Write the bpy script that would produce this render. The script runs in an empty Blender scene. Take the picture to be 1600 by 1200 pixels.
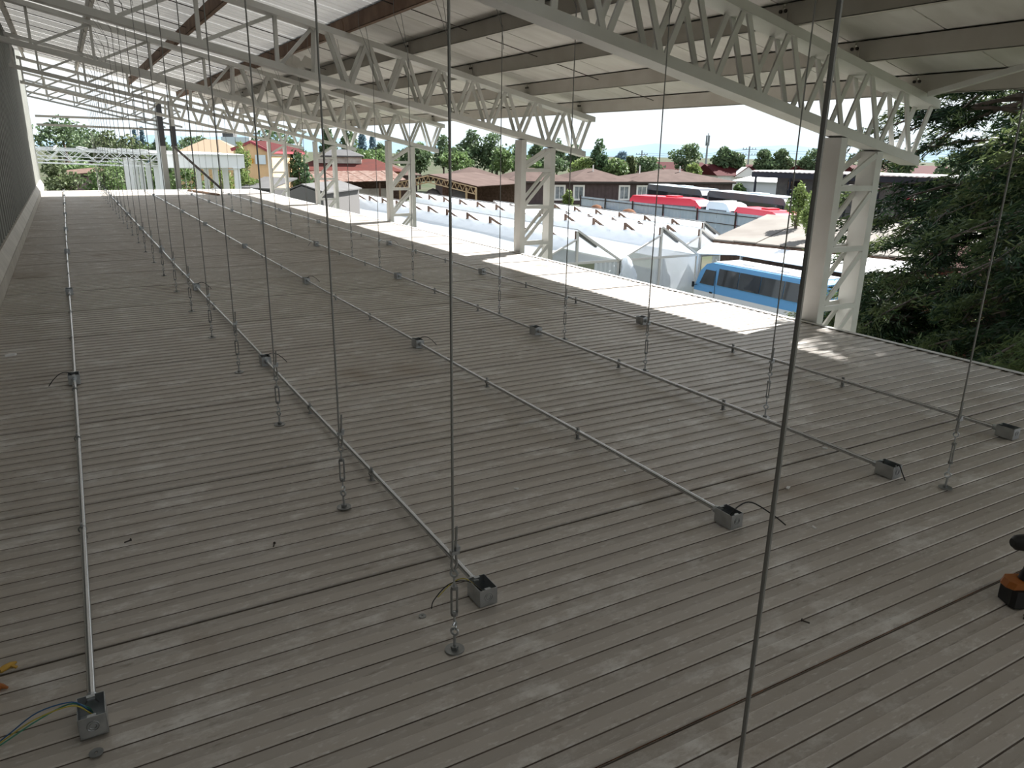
import bpy, math, random
import numpy as np
from mathutils import Vector, Matrix
random.seed(7)
SC = bpy.context.scene
COL = SC.collection
R3 = random.Random(11)

# ------------------------------------------------------------------ camera, sky, sun, exposure
cam_d = bpy.data.cameras.new('camera')
cam = bpy.data.objects.new('camera', cam_d); COL.objects.link(cam)
cam_d.sensor_width = 36.0
cam_d.lens = 1175.0 / 1600.0 * 36.0
cam_d.clip_end = 3000
right = Vector((0.8683, -0.4958, 0.0153)); down = Vector((-0.1345, -0.2650, -0.9548)); fwd = Vector((0.4775, 0.8270, -0.2968))
M = Matrix((right, -down, -fwd)).transposed().to_4x4()
M.translation = Vector((0, 0, 1.75))
cam.matrix_world = M
SC.camera = cam

SUN = Vector((1.0, 0.22, 0.92)).normalized()
world = bpy.data.worlds.new('world'); SC.world = world; world.use_nodes = True
nt = world.node_tree; nt.nodes.clear()
tcn = nt.nodes.new('ShaderNodeTexCoord'); sep = nt.nodes.new('ShaderNodeSeparateXYZ'); sky = nt.nodes.new('ShaderNodeValToRGB')
nt.links.new(tcn.outputs['Generated'], sep.inputs[0]); nt.links.new(sep.outputs['Z'], sky.inputs['Fac'])
er = sky.color_ramp.elements
er[0].position = 0.0; er[0].color = (0.80, 0.92, 1.0, 1); er[1].position = 1.0; er[1].color = (0.50, 0.66, 0.92, 1)
for p_, c_ in ((0.10, (0.97, 1.0, 1.0, 1)), (0.35, (0.95, 0.97, 1.0, 1))):
    e_ = sky.color_ramp.elements.new(p_); e_.color = c_
bg = nt.nodes.new('ShaderNodeBackground'); bg.inputs['Strength'].default_value = 0.52
wo = nt.nodes.new('ShaderNodeOutputWorld')
nt.links.new(sky.outputs[0], bg.inputs[0]); nt.links.new(bg.outputs[0], wo.inputs[0])
sl = bpy.data.lights.new('sun', 'SUN'); sl.energy = 8.2; sl.angle = 0.009; sl.color = (1.0, 0.98, 0.955)
so = bpy.data.objects.new('sun', sl); COL.objects.link(so)
so.rotation_euler = SUN.to_track_quat('Z', 'Y').to_euler(); so.location = (40, 10, 40)
vs = SC.view_settings
vs.view_transform = 'Standard'; vs.look = 'None'; vs.gamma = 1.0; vs.use_curve_mapping = False
vs.exposure = 1.32

# ------------------------------------------------------------------ helpers
def mat(name, col, rough=0.6, metal=0.0, col2=None, scale=4.0, stretch=None, bump=0.0, spec=0.5, contrast=(0.35, 0.65), island=0.0):
    m = bpy.data.materials.new(name); m.use_nodes = True
    n = m.node_tree; b = n.nodes['Principled BSDF']
    b.inputs['Roughness'].default_value = rough; b.inputs['Metallic'].default_value = metal
    b.inputs['Specular IOR Level'].default_value = spec
    b.inputs['Base Color'].default_value = (*col, 1)
    src = None
    if col2 is not None or bump:
        g = n.nodes.new('ShaderNodeNewGeometry'); mp = n.nodes.new('ShaderNodeMapping')
        mp.inputs['Scale'].default_value = stretch or (1, 1, 1)
        n.links.new(g.outputs['Position'], mp.inputs['Vector'])
        t = n.nodes.new('ShaderNodeTexNoise'); t.inputs['Scale'].default_value = scale; t.inputs['Detail'].default_value = 6
        n.links.new(mp.outputs[0], t.inputs['Vector'])
        if col2 is not None:
            r = n.nodes.new('ShaderNodeValToRGB')
            r.color_ramp.elements[0].position = contrast[0]; r.color_ramp.elements[1].position = contrast[1]
            r.color_ramp.elements[0].color = (*col, 1); r.color_ramp.elements[1].color = (*col2, 1)
            n.links.new(t.outputs['Fac'], r.inputs['Fac']); src = r.outputs['Color']
        if bump:
            bp = n.nodes.new('ShaderNodeBump'); bp.inputs['Strength'].default_value = bump; bp.inputs['Distance'].default_value = 0.02
            n.links.new(t.outputs['Fac'], bp.inputs['Height']); n.links.new(bp.outputs[0], b.inputs['Normal'])
    if island:
        g2 = n.nodes.new('ShaderNodeNewGeometry'); hsv = n.nodes.new('ShaderNodeHueSaturation')
        mr = n.nodes.new('ShaderNodeMapRange'); mr.inputs['To Min'].default_value = 1 - island; mr.inputs['To Max'].default_value = 1 + island
        n.links.new(g2.outputs['Random Per Island'], mr.inputs['Value']); n.links.new(mr.outputs[0], hsv.inputs['Value'])
        if src: n.links.new(src, hsv.inputs['Color'])
        else: hsv.inputs['Color'].default_value = (*col, 1)
        src = hsv.outputs['Color']
    if src: n.links.new(src, b.inputs['Base Color'])
    return m

def leaf_mat(name, c1, c2, island=0.35, trans=0.3):
    m = mat(name, c1, 0.6, 0, c2, 0.6, island=island, spec=0.25)
    n = m.node_tree; b = n.nodes['Principled BSDF']
    tr = n.nodes.new('ShaderNodeBsdfTranslucent'); mx = n.nodes.new('ShaderNodeMixShader'); mx.inputs[0].default_value = trans
    src = b.inputs['Base Color'].links[0].from_socket
    n.links.new(src, tr.inputs['Color'])
    o = n.nodes['Material Output']
    n.links.new(b.outputs[0], mx.inputs[1]); n.links.new(tr.outputs[0], mx.inputs[2]); n.links.new(mx.outputs[0], o.inputs['Surface'])
    return m

def film_mat(name, col, trans, clear):
    m = mat(name, col, 0.35, 0, tuple(c * 0.9 for c in col), 2.0, bump=0.15)
    n = m.node_tree; b = n.nodes['Principled BSDF']; o = n.nodes['Material Output']
    tl = n.nodes.new('ShaderNodeBsdfTranslucent'); tl.inputs['Color'].default_value = (*col, 1)
    tp = n.nodes.new('ShaderNodeBsdfTransparent')
    a = n.nodes.new('ShaderNodeMixShader'); a.inputs[0].default_value = trans
    c = n.nodes.new('ShaderNodeMixShader'); c.inputs[0].default_value = clear
    n.links.new(b.outputs[0], a.inputs[1]); n.links.new(tl.outputs[0], a.inputs[2])
    n.links.new(a.outputs[0], c.inputs[1]); n.links.new(tp.outputs[0], c.inputs[2]); n.links.new(c.outputs[0], o.inputs['Surface'])
    return m

class MB:
    def __init__(s): s.v = []; s.f = []; s.m = []; s.mi = 0
    def add(s, vs_, fs):
        o = len(s.v); s.v += [tuple(p) for p in vs_]
        for f in fs: s.f.append(tuple(i + o for i in f)); s.m.append(s.mi)
        return s
    def box(s, x0, x1, y0, y1, z0, z1):
        return s.add([(x0, y0, z0), (x1, y0, z0), (x1, y1, z0), (x0, y1, z0), (x0, y0, z1), (x1, y0, z1), (x1, y1, z1), (x0, y1, z1)],
                     [(3, 2, 1, 0), (4, 5, 6, 7), (0, 1, 5, 4), (1, 2, 6, 5), (2, 3, 7, 6), (3, 0, 4, 7)])
    def bar(s, a, b, w, h, up=(0, 0, 1)):
        a = Vector(a); b = Vector(b); d = (b - a).normalized(); u = Vector(up)
        x = d.cross(u)
        if x.length < 1e-4: x = d.cross(Vector((1, 0, 0)))
        x.normalize(); y = x.cross(d).normalized(); x *= w / 2; y *= h / 2
        vs_ = [p + q for p in (a, b) for q in (-x - y, x - y, x + y, -x + y)]
        return s.add(vs_, [(0, 3, 2, 1), (4, 5, 6, 7), (0, 1, 5, 4), (1, 2, 6, 5), (2, 3, 7, 6), (3, 0, 4, 7)])
    def tube(s, pts, r, n=8, cap=True):
        pts = [Vector(p) for p in pts]; rings = []; prev = None
        for i, p in enumerate(pts):
            d = (pts[min(i + 1, len(pts) - 1)] - pts[max(i - 1, 0)]).normalized()
            if prev is None:
                x = d.cross(Vector((0, 0, 1)))
                if x.length < 1e-3: x = d.cross(Vector((1, 0, 0)))
            else:
                x = prev - d * prev.dot(d)
                if x.length < 1e-4: x = d.orthogonal()
            x.normalize(); y = d.cross(x).normalized(); prev = x
            rr = r[i] if isinstance(r, (list, tuple)) else r
            rings.append([p + (x * math.cos(2 * math.pi * k / n) + y * math.sin(2 * math.pi * k / n)) * rr for k in range(n)])
        vs_ = [q for rg in rings for q in rg]; fs = []
        for i in range(len(pts) - 1):
            for k in range(n):
                k2 = (k + 1) % n
                fs.append((i * n + k, i * n + k2, (i + 1) * n + k2, (i + 1) * n + k))
        if cap:
            fs.append(tuple(range(n - 1, -1, -1))); fs.append(tuple((len(pts) - 1) * n + k for k in range(n)))
        return s.add(vs_, fs)
    def torus(s, c, axis, R, r, n=14, k=6, arc=1.0):
        ax = Vector(axis).normalized(); u = ax.orthogonal().normalized(); w = ax.cross(u); c = Vector(c)
        pts = [c + (u * math.cos(2 * math.pi * arc * i / n) + w * math.sin(2 * math.pi * arc * i / n)) * R for i in range(n + 1)]
        return s.tube(pts, r, k)
    def disc(s, c, R, h, n=20, hole=0):
        x, y, z = c
        if not hole: return s.tube([(x, y, z), (x, y, z + h)], R, n)
        vs_ = []
        for zz in (z, z + h):
            for rr in (hole, R):
                for k in range(n): vs_.append((x + rr * math.cos(2 * math.pi * k / n), y + rr * math.sin(2 * math.pi * k / n), zz))
        fs = []
        for k in range(n):
            k2 = (k + 1) % n
            fs += [(2 * n + k, 3 * n + k, 3 * n + k2, 2 * n + k2), (n + k, n + k2, 3 * n + k2, 3 * n + k), (k2, k, 2 * n + k, 2 * n + k2), (k, k2, n + k2, n + k)]
        return s.add(vs_, fs)
    def prism(s, prof, d0, d1):
        """closed profile (list of 3D points) extruded by vector d0->d1"""
        n = len(prof); a = Vector(d0); b = Vector(d1)
        vs_ = [Vector(p) + a for p in prof] + [Vector(p) + b for p in prof]
        fs = [tuple(range(n - 1, -1, -1)), tuple(range(n, 2 * n))] + [(i, (i + 1) % n, (i + 1) % n + n, i + n) for i in range(n)]
        return s.add(vs_, fs)
    def mesh(s, name, mats):
        me = bpy.data.meshes.new(name); me.from_pydata(s.v, [], s.f)
        for m_ in (mats if isinstance(mats, (list, tuple)) else [mats]): me.materials.append(m_)
        if any(s.m): me.polygons.foreach_set('material_index', s.m)
        me.update(); return me
    def build(s, name, mats, parent=None, smooth=False, loc=None):
        me = s.mesh(name, mats)
        if smooth:
            me.polygons.foreach_set('use_smooth', [True] * len(me.polygons))
            try: me.set_sharp_from_angle(angle=math.radians(40))
            except Exception: pass
        o = bpy.data.objects.new(name, me); COL.objects.link(o)
        if parent: o.parent = parent
        if loc: o.location = loc
        return o

def link(name, me, parent=None, loc=None):
    o = bpy.data.objects.new(name, me); COL.objects.link(o)
    if parent: o.parent = parent
    if loc: o.location = loc
    return o
def tag(o, label, cat, group=None, kind=None):
    o['label'] = label; o['category'] = cat
    if group: o['group'] = group
    if kind: o['kind'] = kind
    return o
def thing(name, loc, label, cat, group=None, rz=0):
    o = bpy.data.objects.new(name, None); COL.objects.link(o); o.location = loc; o.rotation_euler.z = rz
    o.empty_display_size = 0.1
    return tag(o, label, cat, group)
def struct(o): o['kind'] = 'structure'; return o
def copy_tree(o, parent=None):
    c = o.copy(); COL.objects.link(c)
    if parent: c.parent = parent
    for ch in list(o.children): copy_tree(ch, c)
    return c
ORD = ['nearest', 'second', 'third', 'fourth', 'fifth', 'sixth', 'seventh', 'eighth', 'ninth', 'tenth', 'eleventh', 'twelfth', 'thirteenth', 'fourteenth', 'fifteenth', 'sixteenth', 'seventeenth', 'eighteenth', 'nineteenth', 'twentieth',
       'twenty-first', 'twenty-second', 'twenty-third', 'twenty-fourth', 'twenty-fifth', 'twenty-sixth', 'twenty-seventh']

# ------------------------------------------------------------------ materials
def deck_mat(k=1.0):
    m = bpy.data.materials.new('deck_paint'); m.use_nodes = True
    n = m.node_tree; L = n.links; b = n.nodes['Principled BSDF']
    g = n.nodes.new('ShaderNodeNewGeometry')
    def noise(scale, stretch, detail=6, rough=0.6):
        mp = n.nodes.new('ShaderNodeMapping'); mp.inputs['Scale'].default_value = stretch
        L.new(g.outputs['Position'], mp.inputs['Vector'])
        t = n.nodes.new('ShaderNodeTexNoise'); t.inputs['Scale'].default_value = scale; t.inputs['Detail'].default_value = detail; t.inputs['Roughness'].default_value = rough
        L.new(mp.outputs[0], t.inputs['Vector']); return t.outputs['Fac']
    def ramp(fac, a, b_):
        r = n.nodes.new('ShaderNodeMapRange'); r.inputs['From Min'].default_value = a; r.inputs['From Max'].default_value = b_; r.clamp = True
        L.new(fac, r.inputs['Value']); return r.outputs[0]
    def mix(fac, c1, c2):
        x = n.nodes.new('ShaderNodeMix'); x.data_type = 'RGBA'
        L.new(fac, x.inputs['Factor'])
        for s_, c in ((x.inputs['A'], c1), (x.inputs['B'], c2)):
            if isinstance(c, tuple): s_.default_value = (*c, 1)
            else: L.new(c, s_)
        return x.outputs['Result']
    base = mix(ramp(noise(0.9, (1, 1, 1)), 0.3, 0.7), (0.50, 0.468, 0.43), (0.575, 0.545, 0.51))
    base = mix(ramp(noise(9, (0.5, 2.0, 1)), 0.45, 0.75), base, (0.51, 0.472, 0.425))
    dust = ramp(noise(2.2, (1.0, 1.6, 1), 9, 0.75), 0.52, 0.64)
    base = mix(dust, base, (0.74, 0.73, 0.71))
    base = mix(ramp(noise(28, (0.6, 1.8, 1), 4), 0.58, 0.72), base, (0.70, 0.69, 0.67))
    base = mix(ramp(noise(19, (0.5, 1.6, 1), 5), 0.60, 0.74), base, (0.36, 0.325, 0.285))
    stain = ramp(noise(0.55, (1.3, 1, 1), 3), 0.60, 0.74)
    base = mix(stain, base, (0.34, 0.28, 0.22))
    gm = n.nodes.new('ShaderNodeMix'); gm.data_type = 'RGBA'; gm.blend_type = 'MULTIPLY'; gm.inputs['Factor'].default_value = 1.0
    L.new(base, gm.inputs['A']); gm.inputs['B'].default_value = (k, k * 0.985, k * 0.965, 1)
    L.new(gm.outputs['Result'], b.inputs['Base Color'])
    rr = n.nodes.new('ShaderNodeMapRange'); rr.inputs['To Min'].default_value = 0.36; rr.inputs['To Max'].default_value = 0.56
    L.new(noise(6, (1, 2, 1), 6), rr.inputs['Value']); L.new(rr.outputs[0], b.inputs['Roughness'])
    bp = n.nodes.new('ShaderNodeBump'); bp.inputs['Strength'].default_value = 0.25; bp.inputs['Distance'].default_value = 0.01
    L.new(noise(14, (1, 1, 1), 4), bp.inputs['Height']); L.new(bp.outputs[0], b.inputs['Normal'])
    return m
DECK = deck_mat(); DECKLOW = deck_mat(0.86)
DIRTSHADE = mat('groove_dirt_and_shade', (0.05, 0.037, 0.029), 0.9, 0, (0.14, 0.115, 0.095), 5, (0.7, 3, 1))  # groove dirt, with the shade of the step faces put into its dark colour
RUSTDIRT = mat('seam_rust', (0.09, 0.04, 0.02), 0.9, 0, (0.28, 0.115, 0.05), 7, contrast=(0.45, 0.6))
WHITE = mat('white_paint', (0.69, 0.69, 0.67), 0.45, 0, (0.60, 0.59, 0.56), 3, contrast=(0.4, 0.8))
WHITE2 = mat('white_canopy_paint', (0.85, 0.86, 0.86), 0.45)
PURLIN = mat('dusty_white_paint', (0.60, 0.575, 0.53), 0.55, 0, (0.53, 0.50, 0.45), 2.5)
OPENM = mat('grey_open_frame', (0.24, 0.23, 0.205), 0.6)
BROWN = mat('brown_primer', (0.13, 0.065, 0.032), 0.7, 0, (0.22, 0.13, 0.075), 3.5)
SHEET = mat('roof_underside', (0.70, 0.69, 0.66), 0.55, 0, (0.60, 0.585, 0.55), 1.6, (1, 3, 1))
def translucent(m, fac, col):
    n = m.node_tree; b = n.nodes['Principled BSDF']; o = n.nodes['Material Output']
    tl = n.nodes.new('ShaderNodeBsdfTranslucent'); tl.inputs['Color'].default_value = (*col, 1)
    a = n.nodes.new('ShaderNodeMixShader'); a.inputs[0].default_value = fac
    n.links.new(b.outputs[0], a.inputs[1]); n.links.new(tl.outputs[0], a.inputs[2]); n.links.new(a.outputs[0], o.inputs['Surface']); return m
SHEETG = translucent(mat('roof_sheet_added_translucency', (0.66, 0.655, 0.64), 0.55, 0, (0.58, 0.57, 0.555), 1.6, (1, 3, 1)), 0.072, (0.62, 0.61, 0.58))  # translucency added so sun through the sheets brightens the left ceiling and deck
WALLM = mat('wall_cladding', (0.15, 0.155, 0.135), 0.6, 0, (0.12, 0.122, 0.108), 1.2)
TRIM = mat('base_flashing', (0.50, 0.47, 0.41), 0.55, 0, (0.40, 0.37, 0.32), 3)
GALV = mat('galvanised', (0.55, 0.58, 0.60), 0.32, 0.9, (0.42, 0.44, 0.46), 14)
GALVD = mat('galvanised_dull', (0.36, 0.37, 0.37), 0.42, 0.85, (0.25, 0.26, 0.26), 20)
EMT = mat('conduit_steel', (0.60, 0.61, 0.62), 0.24, 0.95)
ROD = mat('steel_rod', (0.28, 0.28, 0.27), 0.5, 0.4)
BLACK = mat('black_rubber', (0.012, 0.012, 0.013), 0.5)
BOLT = mat('dark_bolt', (0.05, 0.04, 0.035), 0.6, 0.3)
BLUEW = mat('blue_insulation', (0.02, 0.10, 0.25), 0.4)
YELW = mat('yellow_insulation', (0.45, 0.38, 0.05), 0.4)
GRNW = mat('green_insulation', (0.05, 0.25, 0.16), 0.4)
REDW = mat('red_insulation', (0.30, 0.05, 0.03), 0.4)
YELP = mat('yellow_plastic', (0.55, 0.33, 0.05), 0.5)
ORNP = mat('orange_plastic', (0.40, 0.13, 0.025), 0.45)

# ------------------------------------------------------------------ deck floor made of ribbed panels
X0, X1 = -0.95, 6.84
PW = 1.325; NR = 12; RP = PW / NR
def panel_mesh():
    mb = MB()
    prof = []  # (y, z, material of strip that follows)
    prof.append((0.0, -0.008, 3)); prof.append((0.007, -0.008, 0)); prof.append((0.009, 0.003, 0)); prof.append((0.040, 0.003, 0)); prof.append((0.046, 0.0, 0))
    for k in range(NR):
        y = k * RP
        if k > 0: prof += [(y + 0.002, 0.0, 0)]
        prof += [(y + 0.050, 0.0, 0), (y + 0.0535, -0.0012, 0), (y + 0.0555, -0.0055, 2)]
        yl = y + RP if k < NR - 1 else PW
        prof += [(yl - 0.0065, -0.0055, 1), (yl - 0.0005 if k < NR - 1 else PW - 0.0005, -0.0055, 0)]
    n = len(prof)
    xs = [X0, (X0 + X1) / 2, X1]
    vs_ = [(x, y, z) for (y, z, _) in prof for x in xs]
    for i in range(n - 1):
        mb.mi = prof[i][2]
        for j in range(2): mb.add([vs_[i * 3 + j], vs_[i * 3 + j + 1], vs_[i * 3 + j + 4], vs_[i * 3 + j + 3]], [(0, 1, 2, 3)])
    mb.mi = 0
    zb = -0.09
    for x in (X0, X1):
        mb.add([(x, 0, zb), (x, PW, zb), (x, PW, -0.004), (x, 0, -0.004)], [(0, 1, 2, 3)])
    for y in (0, PW): mb.add([(X0, y, zb), (X1, y, zb), (X1, y, -0.004), (X0, y, -0.004)], [(0, 1, 2, 3)])
    mb.add([(X0, 0, zb), (X1, 0, zb), (X1, PW, zb), (X0, PW, zb)], [(3, 2, 1, 0)])
    return mb
floor = bpy.data.objects.new('floor', None); COL.objects.link(floor); struct(floor)
floor['label'] = 'ribbed beige panel deck under the long white roof'
pm = panel_mesh()
pme = pm.mesh('panel', [DECK, DIRTSHADE, DECKLOW, DIRTSHADE]); pme_r = pm.mesh('panel', [DECK, DIRTSHADE, DECKLOW, RUSTDIRT])
for k in range(-13, 25):
    link('panel', pme_r if k == 0 else pme, floor, (0, 1.425 + k * PW, 0))

# ------------------------------------------------------------------ left wall and its flashing
def ztop(x): return 2.34 + 0.226 * (8.38 - x)
wl = MB(); WY1 = 37.0; p = -17.0; prof = []
while p < WY1:
    for dy, dx in ((0, 0), (0.20, 0), (0.24, -0.035), (0.44, -0.035), (0.48, 0)): prof.append((p + dy, -0.93 + dx))
    p += 0.48
for (y0, xa), (y1, xb) in zip(prof[:-1], prof[1:]):
    if y1 - y0 < 1e-6: continue
    wl.add([(xa, y0, 0.33), (xb, y1, 0.33), (xb, y1, 9.5), (xa, y0, 9.5)], [(0, 1, 2, 3)])
wl.box(-1.03, -0.99, -17, prof[-1][0], 0.0, 9.5)
struct(wl.build('wall_left', WALLM))
bs = MB()
bs.box(-0.92, -0.825, -17, 36.2, 0.004, 0.17)
bs.add([(-0.825, -17, 0.172), (-0.825, 36.2, 0.172), (-0.905, 36.2, 0.345), (-0.905, -17, 0.345)], [(0, 1, 2, 3)])
bs.box(-0.99, -0.905, -17, 36.2, 0.33, 0.352)
bs.box(-0.83, -0.818, -17, 36.2, 0.155, 0.18)
struct(bs.build('baseboard_left', TRIM))
tb = MB()
tb.box(X1, X1 + 0.015, -15.8, 34.55, -0.20, 0.004); tb.box(X1 - 0.05, X1 + 0.015, -15.8, 34.55, 0.004, 0.008)
struct(tb.build('trim_1', WHITE))

# ------------------------------------------------------------------ roof: sheets, purlins, tie rods
YE = 31.5
ceil = bpy.data.objects.new('ceiling', None); COL.objects.link(ceil); struct(ceil)
ceil['label'] = 'sloping white insulated roof sheets over the purlins'
def sheet_mesh(w, xa, xb, m):
    mb = MB()
    t = 0.205
    for s_, dz in ((0.03, 0), (0.0, 0.012)):
        pass
    mb.prism([(xa, 0, ztop(xa) + t), (xb, 0, ztop(xb) + t), (xb, 0, ztop(xb) + t + 0.05), (xa, 0, ztop(xa) + t + 0.05)], (0, 0.008, 0), (0, w - 0.008, 0))
    mb.prism([(xa, 0, ztop(xa) + t + 0.02), (xb, 0, ztop(xb) + t + 0.02), (xb, 0, ztop(xb) + t + 0.045), (xa, 0, ztop(xa) + t + 0.045)], (0, -0.008, 0), (0, 0.008, 0))
    return mb.mesh('roof_sheet', m)
sm_r = sheet_mesh(1.0, 3.86, 8.52, SHEET); 
def ribbed_sheet_mesh(w, xa, xb, m):
    mb = MB(); t = 0.207; pr = []
    for k in range(4): pr += [(k * 0.25, 0), (k * 0.25 + 0.17, 0), (k * 0.25 + 0.19, 0.03), (k * 0.25 + 0.23, 0.03)]
    pr.append((w + 0.012, 0.004))
    for (ya, da), (yb, db) in zip(pr[:-1], pr[1:]):
        mb.add([(xa, ya, ztop(xa) + t + da), (xb, ya, ztop(xb) + t + da), (xb, yb, ztop(xb) + t + db), (xa, yb, ztop(xa) + t + db)], [(0, 1, 2, 3)])
    return mb.mesh('roof_sheet', m)
sm_l = ribbed_sheet_mesh(1.0, -1.0, 3.9, SHEETG)
y = -17.5
while y < YE - 0.5:
    link('roof_sheet', sm_r, ceil, (0, y, 0)); link('roof_sheet', sm_l, ceil, (0, y, 0)); y += 1.0
TY = [5.3, 11.7, 18.1, 24.5, 30.9]
SECT = [(-17.0, -1.1), (-1.1, 5.41), (5.41, 11.81), (11.81, 18.21), (18.21, 24.61), (24.61, 31.2)]
def purlin(x, material, label, white):
    t = thing('roof_purlin', (x, 0, 0), label, 'purlin', 'purlins under the roof')
    zb = ztop(x + 0.04) + 0.004; h = 0.198; w = 0.075
    for (a, b) in SECT:
        mb = MB()
        mb.box(0, 0.006, a + 0.01, b - 0.01, zb, zb + h)
        mb.box(0, w, a + 0.01, b - 0.01, zb, zb + 0.006); mb.box(0, w, a + 0.01, b - 0.01, zb + h - 0.006, zb + h)
        mb.box(w - 0.006, w, a + 0.01, b - 0.01, zb, zb + 0.025); mb.box(w - 0.006, w, a + 0.01, b - 0.01, zb + h - 0.025, zb + h)
        mb.build('purlin_section', material, t)
    for ty in TY:
        cl = MB(); cl.box(-0.006, 0, ty + 0.06, ty + 0.16, zb, zb + 0.15); c = cl.build('cleat', material, t)
        if white:
            bo = MB(); bo.tube([(-0.02, ty + 0.08, zb + 0.13), (-0.004, ty + 0.08, zb + 0.13)], 0.017, 6); bo.tube([(-0.02, ty + 0.14, zb + 0.13), (-0.004, ty + 0.14, zb + 0.13)], 0.017, 6)
            bo.tube([(-0.02, ty + 0.10, zb + 0.012), (-0.004, ty + 0.10, zb + 0.012)], 0.015, 6)
            bo.build('bolt', BOLT, c)
    return t
PX = [(8.12, 1, 'white edge purlin along the low eave of the roof'), (7.03, 1, 'white purlin next in from the low eave'), (5.96, 1, 'white purlin, third in from the low eave'),
      (4.86, 1, 'white purlin just below the two rusty brown ones'), (3.83, 0, 'rusty brown purlin, the lower of the two brown ones'), (2.28, 0, 'rusty brown purlin, the higher of the two brown ones'),
      (0.74, 1, 'dusty white purlin high above the left rods'), (-0.72, 1, 'dusty white purlin tight against the left wall top')]
for x, wflag, lab in PX: purlin(x, PURLIN if wflag else BROWN, lab, wflag)
for i, (a, b) in enumerate(SECT[1:]):
    for j, fr in enumerate((0.36, 0.68)):
        yy = a + (b - a) * fr
        mb = MB(); mb.tube([(-0.7, yy, ztop(-0.7) + 0.10), (3.83, yy, ztop(3.83) + 0.10)], 0.008, 5)
        mb.tube([(3.9, yy, ztop(3.9) + 0.12), (8.1, yy, ztop(8.1) + 0.12)], 0.006, 5)
        tag(mb.build('tie_rod', BOLT), 'thin dark tie rod across the purlins, %s one in %s bay from the camera' % (('nearer', 'farther')[j], ORD[i]), 'rod', 'tie rods between the purlins')

# ------------------------------------------------------------------ trusses
TD = 0.22   # depth of the twin-plane truss along Y
def zbot(x): return 1.66 + 0.213 * (8.2 - x)  # underside of bottom chord
def make_truss(xr=True):
    t = thing('roof_truss', (0, 0, 0), '', 'truss', 'white lattice trusses')
    th = 0.085; tb_ = 0.095
    def chord(name, f, xa, xb, h, d0, d1):
        mb = MB()
        mb.prism([(xa, 0, f(xa)), (xb, 0, f(xb)), (xb, 0, f(xb) + h), (xa, 0, f(xa) + h)], (0, d0, 0), (0, d1, 0))
        return mb.build(name, WHITE, t)
    chord('top_chord', lambda x: ztop(x) - th, -0.9, 8.38, th, -0.03, TD + 0.02)
    chord('bottom_chord', zbot, -0.9, 8.22, tb_, 0, TD)
    def bar(xa, za, xb, zb, yy, w=0.045):
        mb = MB(); mb.bar((xa, yy, za), (xb, yy, zb), 0.055 if w < 0.06 else 0.05, 0.022 if w < 0.06 else w, (0, 1, 0)); mb.build('lacing_bar', WHITE, t)
    for yy in (0.012, TD - 0.012):
        xbn = [3.88 + 0.6 * k for k in range(7)] + [8.05]
        xtn = [3.58 + 0.6 * k for k in range(8)] + [8.32]
        for k, xb in enumerate(xbn):
            bar(xtn[k] + 0.03, ztop(xtn[k]) - th + 0.01, xb - 0.03, zbot(xb) + tb_ - 0.01, yy)
            bar(xtn[k + 1] - 0.03, ztop(xtn[k + 1]) - th + 0.01, xb + 0.03, zbot(xb) + tb_ - 0.01, yy)
        bar(3.42, ztop(3.42) - th, 3.38, zbot(3.38) + tb_, yy)
    px = [-0.8, -0.25, 0.80, 1.82, 2.85]
    for x in px: bar(x, ztop(x) - th, x, zbot(x) + tb_, 0.11, 0.07)
    for xa, xb in zip(px[1:], px[2:] + [3.40]): bar(xa + 0.06, zbot(xa) + tb_, xb - 0.04, ztop(xb) - th, 0.11, 0.06)
    return t
TL = ['white lattice truss nearest to the camera, over the closest column', 'white lattice truss, second from the camera, with a torn plate on it', 'white lattice truss, third from the camera', 'white lattice truss, fourth from the camera', 'white lattice truss, farthest under the roof sheets']
tr0 = make_truss()
trs = [tr0] + [copy_tree(tr0) for _ in TY[1:]]
for t, yv, lab in zip(trs, TY, TL): t.location = (0, yv, 0); t['label'] = lab
gp = MB()
for k, (dx, a) in enumerate(((0.0, 0.5), (0.10, -0.3), (0.20, 0.45))):
    gp.prism([(2.92 + dx, 0, zbot(2.92) + 0.09), (3.10 + dx, 0, zbot(3.1) + 0.08), (3.06 + dx + a * 0.1, 0, zbot(3.1) + 0.22), (2.97 + dx + a * 0.1, 0, zbot(3) + 0.24)], (0, -0.012 - 0.004 * k, 0), (0, -0.008 - 0.004 * k, 0))
gp.build('torn_plate', PURLIN, trs[1])['label'] = 'crumpled grey plate stuck on the truss'

# ------------------------------------------------------------------ lattice columns
G = -6.9
def make_column():
    t = thing('lattice_column', (6.87, 0, 0), '', 'column', 'white lattice columns along the deck edge')
    for x in (0.0, 0.60):
        mb = MB(); w = 0.10; zt = zbot(6.87 + x + 0.1) + 0.002
        z0 = G
        mb.box(x, x + w, 0, TD, z0, zt)
        mb.build('leg', WHITE, t)
    for yy in (0.013, TD - 0.013):
        z = 1.42
        while z > G + 0.3:
            mb = MB(); mb.bar((0.10, yy, z), (0.60, yy, z), 0.024, 0.055, (0, 0, 1)); mb.build('crossbar', WHITE, t)
            z -= 0.635
        zz = 1.78
        z = 1.42
        tops = [1.76] + [1.42 - 0.635 * k - 0.05 for k in range(14)]
        bots = [1.42 - 0.635 * k + 0.05 for k in range(14)]
        for k in range(9):
            mb = MB(); mb.bar((0.60, yy, tops[k]), (0.10, yy, bots[k]), 0.055, 0.024, (0, 1, 0)); mb.build('diagonal', WHITE, t)
    for x in (0.0, 0.6):
        mb = MB(); mb.box(x - 0.06, x + 0.16, -0.06, TD + 0.06, G, G + 0.02); mb.build('base_plate', WHITE, t)
    return t
c0 = make_column()
cols = [c0] + [copy_tree(c0) for _ in TY[1:]]
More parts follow.
